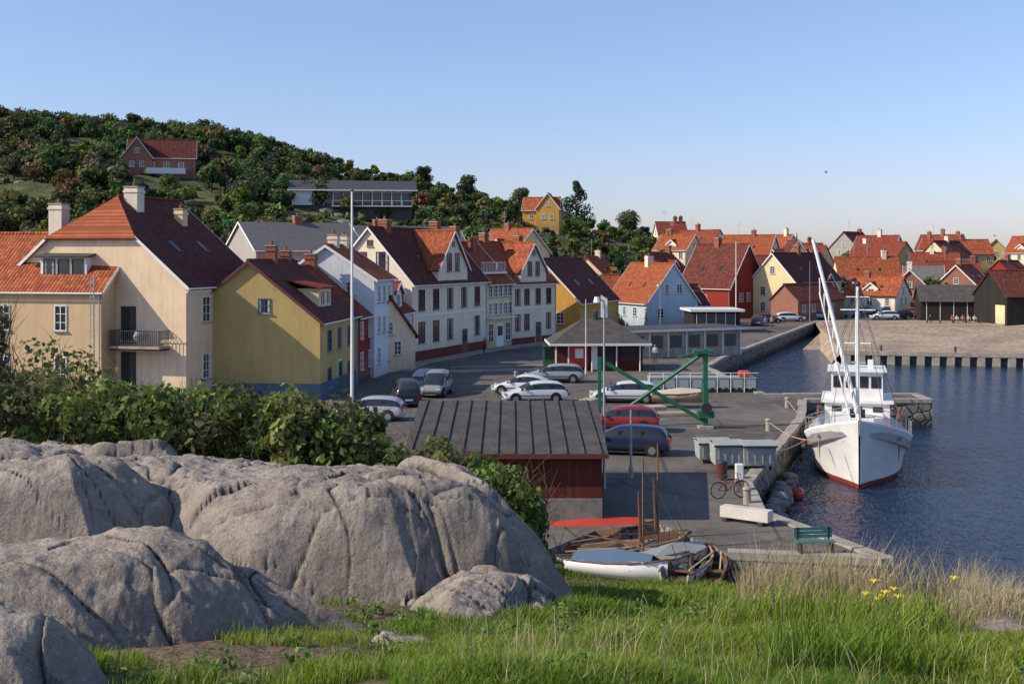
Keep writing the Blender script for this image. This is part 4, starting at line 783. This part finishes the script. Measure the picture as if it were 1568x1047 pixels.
mb.out('net_poles')
# ---------------------------------------------------------------- harbour furniture
x,y=P(1080,67); e=root('green_crane',(x,y,0)); GC2=paint('crane_green',(.015,.13,.06),.5); mb=MB(); mb.box(-.13,.13,-.13,.13,0,4.5,GC2); mb.box(-.4,.4,-.4,.4,0,.15,CONC)
mb.tube((0,0,4.35),(-4.9,.3,.75),.12,GC2,n=6); mb.tube((-6,.4,3.9),(0,0,.35),.12,GC2,n=6); mb.tube((-.1,0,4.4),(-1.6,0,4.0),.05,GC2); mb.box(-.7,.45,-.3,.3,4.25,4.45,GC2); mb.box(-6.1,-5.9,.2,.5,0,4.0,GC2); mb.tube((0,-.2,1.2),(0,-.5,1.2),.3,DK,n=12); mb.tube((-4.9,.3,.75),(-4.9,.3,.1),.03,CB,n=4); mb.box(-.45,.45,-.35,.35,.6,1.0,GC2); mb.out('frame',e)
def pole(name,b,D,h,r,m,lamp=False,top=None):
    x,y=P(b,D); e=root(name,(x,y,0)); mb=MB(); mb.tube((0,0,0),(0,0,h),r,m,r*.55,10); mb.tube((0,0,0),(0,0,.5),r*1.5,m,n=10)
    if lamp: mb.tube((0,0,h),(-.3,0,h+.1),r*.5,m); mb.tube((-.3,0,h-.05),(-.3,0,h+.18),.16,WHITE,.1,10)
    if top: mb.ball((0,0,h+.08),.1,top)
    mb.out('pole',e)
pole('flagpole',539,75,13.9,.11,WHITE,False,RB); pole('street_lamp',925,49.5,7.9,.06,METAL,True); pole('wooden_pole',966,52,3.0,.07,METAL); pole('flagpole',1127,172,12,.1,WHITE,False,RB); pole('flagpole',897,98,6.2,.05,WHITE,False); pole('lamp_post',1011,150,6,.06,METAL,True); pole('lamp_post',1310,165,6,.05,METAL,True); pole('lamp_post',1240,175,9,.05,METAL)
x,y=P(142,74); e=root('lattice_mast',(x,y,0)); mb=MB()
for dx,dy in ((-.18,-.15),(.18,-.15),(0,.2)): mb.tube((dx,dy,0),(dx*.5,dy*.5,8.6),.025,METAL,n=5)
for i in range(17): mb.tube((-.18,-.15,i*.5),(.17,-.15,i*.5+.5),.015,METAL,n=4); mb.tube((.18,-.15,i*.5),(0,.18,i*.5+.5),.015,METAL,n=4)
mb.out('mast',e)
x,y=P(925,88); e=root('harbour_sign',(x,y,0)); mb=MB(); mb.tube((0,0,0),(0,0,6.2),.05,DK); mb.face([(-.25,0,5.2),(.25,0,5.2),(.25,.03,6.6),(-.25,.03,6.9)],WHITE); mb.out('sign',e)
x,y=P(995,84.5); e=root('net_carts',(x,y,0)); mb=MB(); GG=paint('cart_grey',(.3,.35,.34),.6)
for i in range(8):
    X_=i*.97; mb.box(X_,X_+.85,0,1.4,.35,1.0,GG); mb.box(X_-.03,X_+.88,-.03,1.43,1.0,1.08,GG); mb.tube((X_+.2,.0,.17),(X_+.2,.1,.17),.17,BLACKM,n=10); mb.tube((X_+.65,.0,.17),(X_+.65,.1,.17),.17,BLACKM,n=10)
    mb.tube((X_,-.02,0),(X_,-.02,1.4),.025,WHITE,n=5); mb.box(X_+.86,X_+.94,.0,1.4,.3,1.0,DK)
mb.tube((-.1,-.02,1.4),(7.8,-.02,1.4),.025,WHITE,n=5); mb.box(6.5,7.2,.1,.9,1.08,1.5,OR); mb.out('carts',e)
for b,D,wd,hh in [(1072,55.5,1.4,1.0),(1096,54.0,1.25,1.15),(1140,53.8,1.4,1.15)]:
    x,y=P(b,D); e=root('waste_container',(x,y,0),.03); mb=MB(); G3=M('container_grey',(.33,.36,.34),.6,.2,3,0); rings=[[(0,0,.2),(wd,0,.2),(wd,1.2,.2),(0,1.2,.2)],[(-.05,-.12,hh),(wd+.05,-.12,hh),(wd+.05,1.3,hh),(-.05,1.3,hh)]]; mb.loft(rings,G3); mb.face(rings[0],G3)
    mb.slab([(-.08,-.18,hh),(wd+.08,-.18,hh),(wd+.08,.6,hh+.16),(-.08,.6,hh+.16)],.04,G3); mb.slab([(-.08,.6,hh+.16),(wd+.08,.6,hh+.16),(wd+.08,1.36,hh),(-.08,1.36,hh)],.04,G3)
    for i in range(4): mb.box(.1+i*wd/4,.16+i*wd/4,-.1,-.05,.3,hh-.05,G3)
    mb.box(-.1,wd+.1,-.2,-.14,hh-.1,hh-.02,DK)
    for a in (.2,wd-.2): mb.tube((a-.04,.1,.1),(a+.04,.1,.1),.1,BLACKM,n=10)
    mb.out('container',e)
x,y=P(1105,51.5); e=root('litter_bin',(x,y,0)); mb=MB(); mb.tube((0,0,.1),(0,0,.75),.22,RB,.26,14); mb.tube((0,0,.75),(0,0,.85),.28,DK,.2,14); mb.out('bin',e)
x,y=P(1132,49); e=root('power_pedestal',(x,y,0)); mb=MB(); mb.box(-.18,.18,-.15,.15,0,.5,STONE); mb.box(-.16,.16,-.14,.14,.5,1.15,WHITE); mb.out('pedestal',e,bevel=.03)
x,y=P(1102,43.6); e=root('timber_beam',(x,y,0),-.62); mb=MB(); mb.box(0,1.9,0,.5,.14,.55,M('weathered_white',(.6,.57,.5))); mb.box(.1,.3,-.05,.55,0,.14,DK); mb.box(1.5,1.7,-.05,.55,0,.14,DK); mb.out('beam',e,bevel=.02)
x,y=P(1222,38.4); e=root('park_bench',(x,y,0),.1); mb=MB(); TE=paint('teal_paint',(.04,.2,.18),.6)
for i in range(3): mb.box(0,1.3,.12*i,.12*i+.1,.42,.45,TE)
for i in range(3): mb.box(0,1.3,.4,.43,.5+.12*i,.6+.12*i,TE)
for a in (.1,1.15): mb.box(a,a+.06,0,.44,0,.42,DK); mb.box(a,a+.06,.38,.44,.42,.85,DK)
mb.out('bench',e)
x,y=P(1221,56); e=root('mooring_buoy',(x,y,-1.7)); mb=MB(); mb.ball((0,0,.2),.33,OR,14,10); mb.tube((0,0,.5),(0,0,.7),.05,DK); mb.out('buoy',e,True)
for x,y in ((.31,93),(17.8,76),(17,90),(14.4,66),(9.3,46.5),(11.4,56.5)):
    e=root('bollard',(x,y,0)); mb=MB(); mb.tube((0,0,0),(0,0,.6),.16,CONC,.14,12); mb.ball((0,0,.6),.2,CONC,12,6,(1,1,.5)); mb.out('bollard',e)
mb=MB()
for a,b in (((14.4,66,.5),(16.2,61,.3)),((11.4,56.5,.5),(15.0,58.5,.9)),((17.8,76,.5),(18.0,70,.2))):
    a=Vector(a);b=Vector(b); pr=a
    for i in range(1,9):
        t=i/8; q=a.lerp(b,t)-Vector((0,0,.8*math.sin(math.pi*t)*.5)); mb.tube(pr,q,.025,M('mooring_rope',(.4,.36,.28)),n=5); pr=q
mb.out('mooring_lines')
x,y=P(1000,71.5); e=root('timber_pile',(x,y,0),.2); mb=MB(); PW=M('pale_timber',(.45,.36,.25))
for i in range(5): mb.box(0,3.2,i*.24,i*.24+.18,.02,.12,PW); mb.box(.2,3.0,i*.24+.03,i*.24+.2,.12,.2,PW)
mb.out('planks',e)
for x,y,a in ((8.5,73,.3),(5.2,76.5,1.1)):
    e=root('wooden_pallet',(x,y,0),a); mb=MB()
    for j in range(3):
        for i in range(7): mb.box(i*.18,i*.18+.12,0,.9,.1+j*.15,.13+j*.15,PW)
        for q in (0,.4,.8): mb.box(0,1.2,q,q+.1,.0+j*.15,.1+j*.15,PW)
    mb.out('pallet',e)
def torus(mb,c,r,rr,m,n=24):
    for i in range(n):
        a=2*math.pi*i/n;b=2*math.pi*(i+1)/n; mb.tube((c[0]+r*math.cos(a),c[1],c[2]+r*math.sin(a)),(c[0]+r*math.cos(b),c[1],c[2]+r*math.sin(b)),rr,m,n=5)
def bike(b,D,ang):
    x,y=P(b,D)
    e=root('bicycle',(x,y,0),ang); mb=MB(); RF=paint('bike_red',(.4,.03,.03),.4)
    for c in ((0,0,.34),(1.05,0,.34)):
        torus(mb,c,.33,.022,BLACKM)
        for i in range(6): a=i*math.pi/6; mb.tube((c[0]-.32*math.cos(a),0,.34-.32*math.sin(a)),(c[0]+.32*math.cos(a),0,.34+.32*math.sin(a)),.004,METAL,n=3)
    for p,q in [((0,0,.34),(.4,0,.3)),((.4,0,.3),(.28,0,.85)),((.32,0,.72),(.85,0,.75)),((.4,0,.3),(.87,0,.68)),((0,0,.34),(.32,0,.75)),((1.05,0,.34),(.85,0,.9))]: mb.tube(p,q,.02,RF,n=6)
    mb.tube((.85,-.28,.98),(.85,.28,.98),.014,DK); mb.tube((.85,0,.9),(.85,0,.98),.015,DK); mb.box(.18,.42,-.07,.07,.86,.92,DK); mb.out('frame',e); return e
bike(1100,47.5,.3)
# people -----------------------------------------------------------
def pmat(name,tro,shirt,hair,zs):
    k=NT(name); sep=k.n('ShaderNodeSeparateXYZ'); k.l(k.tc.outputs['Object'],sep.inputs[0]); z=sep.outputs[2]
    c=k.mix(k.math('GREATER_THAN',z,zs[0]),tro,shirt); c=k.mix(k.math('GREATER_THAN',z,zs[1]),c,(.45,.26,.18)); c=k.mix(k.math('GREATER_THAN',z,zs[2]),c,hair); k.set(c,.8); return k.m
def person(b,D,ang,pose,tro,shirt,z=0):
    x,y=P(b,D)
    e=root('person',(x,y,z),ang)
    if pose=='stand':
        J={'p':(0,0,.95),'c':(0,0,1.2),'n':(0,0,1.45),'h':(0,.02,1.6),'t':(0,.02,1.7),'sl':(-.19,0,1.4),'el':(-.25,.0,1.12),'wl':(-.24,.1,.88),'hl':(-.24,.13,.8),'sr':(.19,0,1.4),'er':(.25,-.02,1.12),'wr':(.24,.06,.88),'hr':(.24,.09,.8),'kl':(-.1,.05,.5),'al':(-.1,0,.08),'tl':(-.1,.16,.04),'kr':(.1,.1,.5),'ar':(.11,.12,.08),'tr':(.11,.28,.04),'hpl':(-.1,0,.88),'hpr':(.1,0,.88)}; zs=(.93,1.46,1.68)
    else:
        J={'p':(0,0,.5),'c':(0,-.02,.78),'n':(0,0,1.02),'h':(0,.04,1.16),'t':(0,.04,1.26),'sl':(-.19,0,.97),'el':(-.24,.08,.72),'wl':(-.18,.3,.62),'hl':(-.15,.36,.6),'sr':(.19,0,.97),'er':(.24,.08,.72),'wr':(.18,.3,.62),'hr':(.15,.36,.6),'kl':(-.13,.45,.5),'al':(-.13,.45,.08),'tl':(-.13,.6,.04),'kr':(.13,.45,.5),'ar':(.13,.5,.08),'tr':(.13,.65,.04),'hpl':(-.1,.05,.48),'hpr':(.1,.05,.48)}; zs=(.58,1.03,1.24)
    rad={'p':.15,'c':.15,'n':.06,'h':.095,'t':.08,'sl':.07,'sr':.07,'el':.045,'er':.045,'wl':.032,'wr':.032,'hl':.035,'hr':.035,'kl':.06,'kr':.06,'al':.042,'ar':.042,'tl':.035,'tr':.035,'hpl':.095,'hpr':.095}
    ks=list(J); E=[('p','c'),('c','n'),('n','h'),('h','t'),('c','sl'),('sl','el'),('el','wl'),('wl','hl'),('c','sr'),('sr','er'),('er','wr'),('wr','hr'),('p','hpl'),('hpl','kl'),('kl','al'),('al','tl'),('p','hpr'),('hpr','kr'),('kr','ar'),('ar','tr')]
    me=bpy.data.meshes.new('body'); me.from_pydata([J[q] for q in ks],[(ks.index(a),ks.index(b_)) for a,b_ in E],[]); o=bpy.data.objects.new('body',me); col0.objects.link(o); o.parent=e
    o.modifiers.new('skin','SKIN')
    if me.skin_vertices:
        sv=me.skin_vertices[0].data
        for i,q in enumerate(ks): sv[i].radius=(rad[q],rad[q]); sv[i].use_root=(q=='p')
    s=o.modifiers.new('sub','SUBSURF'); s.levels=1; s.render_levels=1; me.materials.append(pmat('clothes',tro,shirt,(.05,.03,.02),zs)); return e
x0,y0=P(1418,171); bn=root('wooden_bench',(x0,y0,0)); mb=MB(); mb.box(0,8,-.2,.2,.4,.46,WOODT)
for i in range(5): mb.box(i*1.9+.1,i*1.9+.2,-.18,.18,0,.4,DK)
mb.out('bench',bn)
for b,tc,sh_ in [(1424,(.03,.03,.05),(.03,.03,.04)),(1458,(.05,.05,.08),(.5,.1,.08)),(1465,(.1,.1,.15),(.6,.6,.58)),(1474,(.03,.03,.05),(.5,.2,.15)),(1483,(.05,.05,.1),(.55,.5,.45)),(1492,(.1,.08,.06),(.6,.58,.55))]: person(b,171,math.pi,'sit',tc,sh_)
person(742,118,1,'stand',(.03,.03,.06),(.4,.05,.04)); person(1003,108,2.5,'stand',(.05,.05,.08),(.35,.36,.4)); person(770,128,2,'stand',(.05,.05,.08),(.5,.5,.45)); person(1172,158,2.5,'stand',(.05,.05,.1),(.1,.15,.3)); person(1182,160,.5,'stand',(.1,.1,.12),(.5,.45,.4))
mb=MB(); mb.loft([[(-.25,0,0),(-.25,.0,.01),(-.25,.01,0)],[(0,-.06,0),(0,0,.08),(0,.06,0)],[(.25,0,0),(.25,0,.01),(.25,.01,0)]],DK); mb.face([(0,0,.05),(.12,.35,.25),(-.05,.7,.12),(-.12,.3,.2)],DK); mb.face([(0,0,.05),(.12,-.35,.25),(-.05,-.7,.12),(-.12,-.3,.2)],DK)
x,y=P(1265,150); mb.out('seagull',None,False,(x,y,EYE+(392-265)*150/F))
print('done')
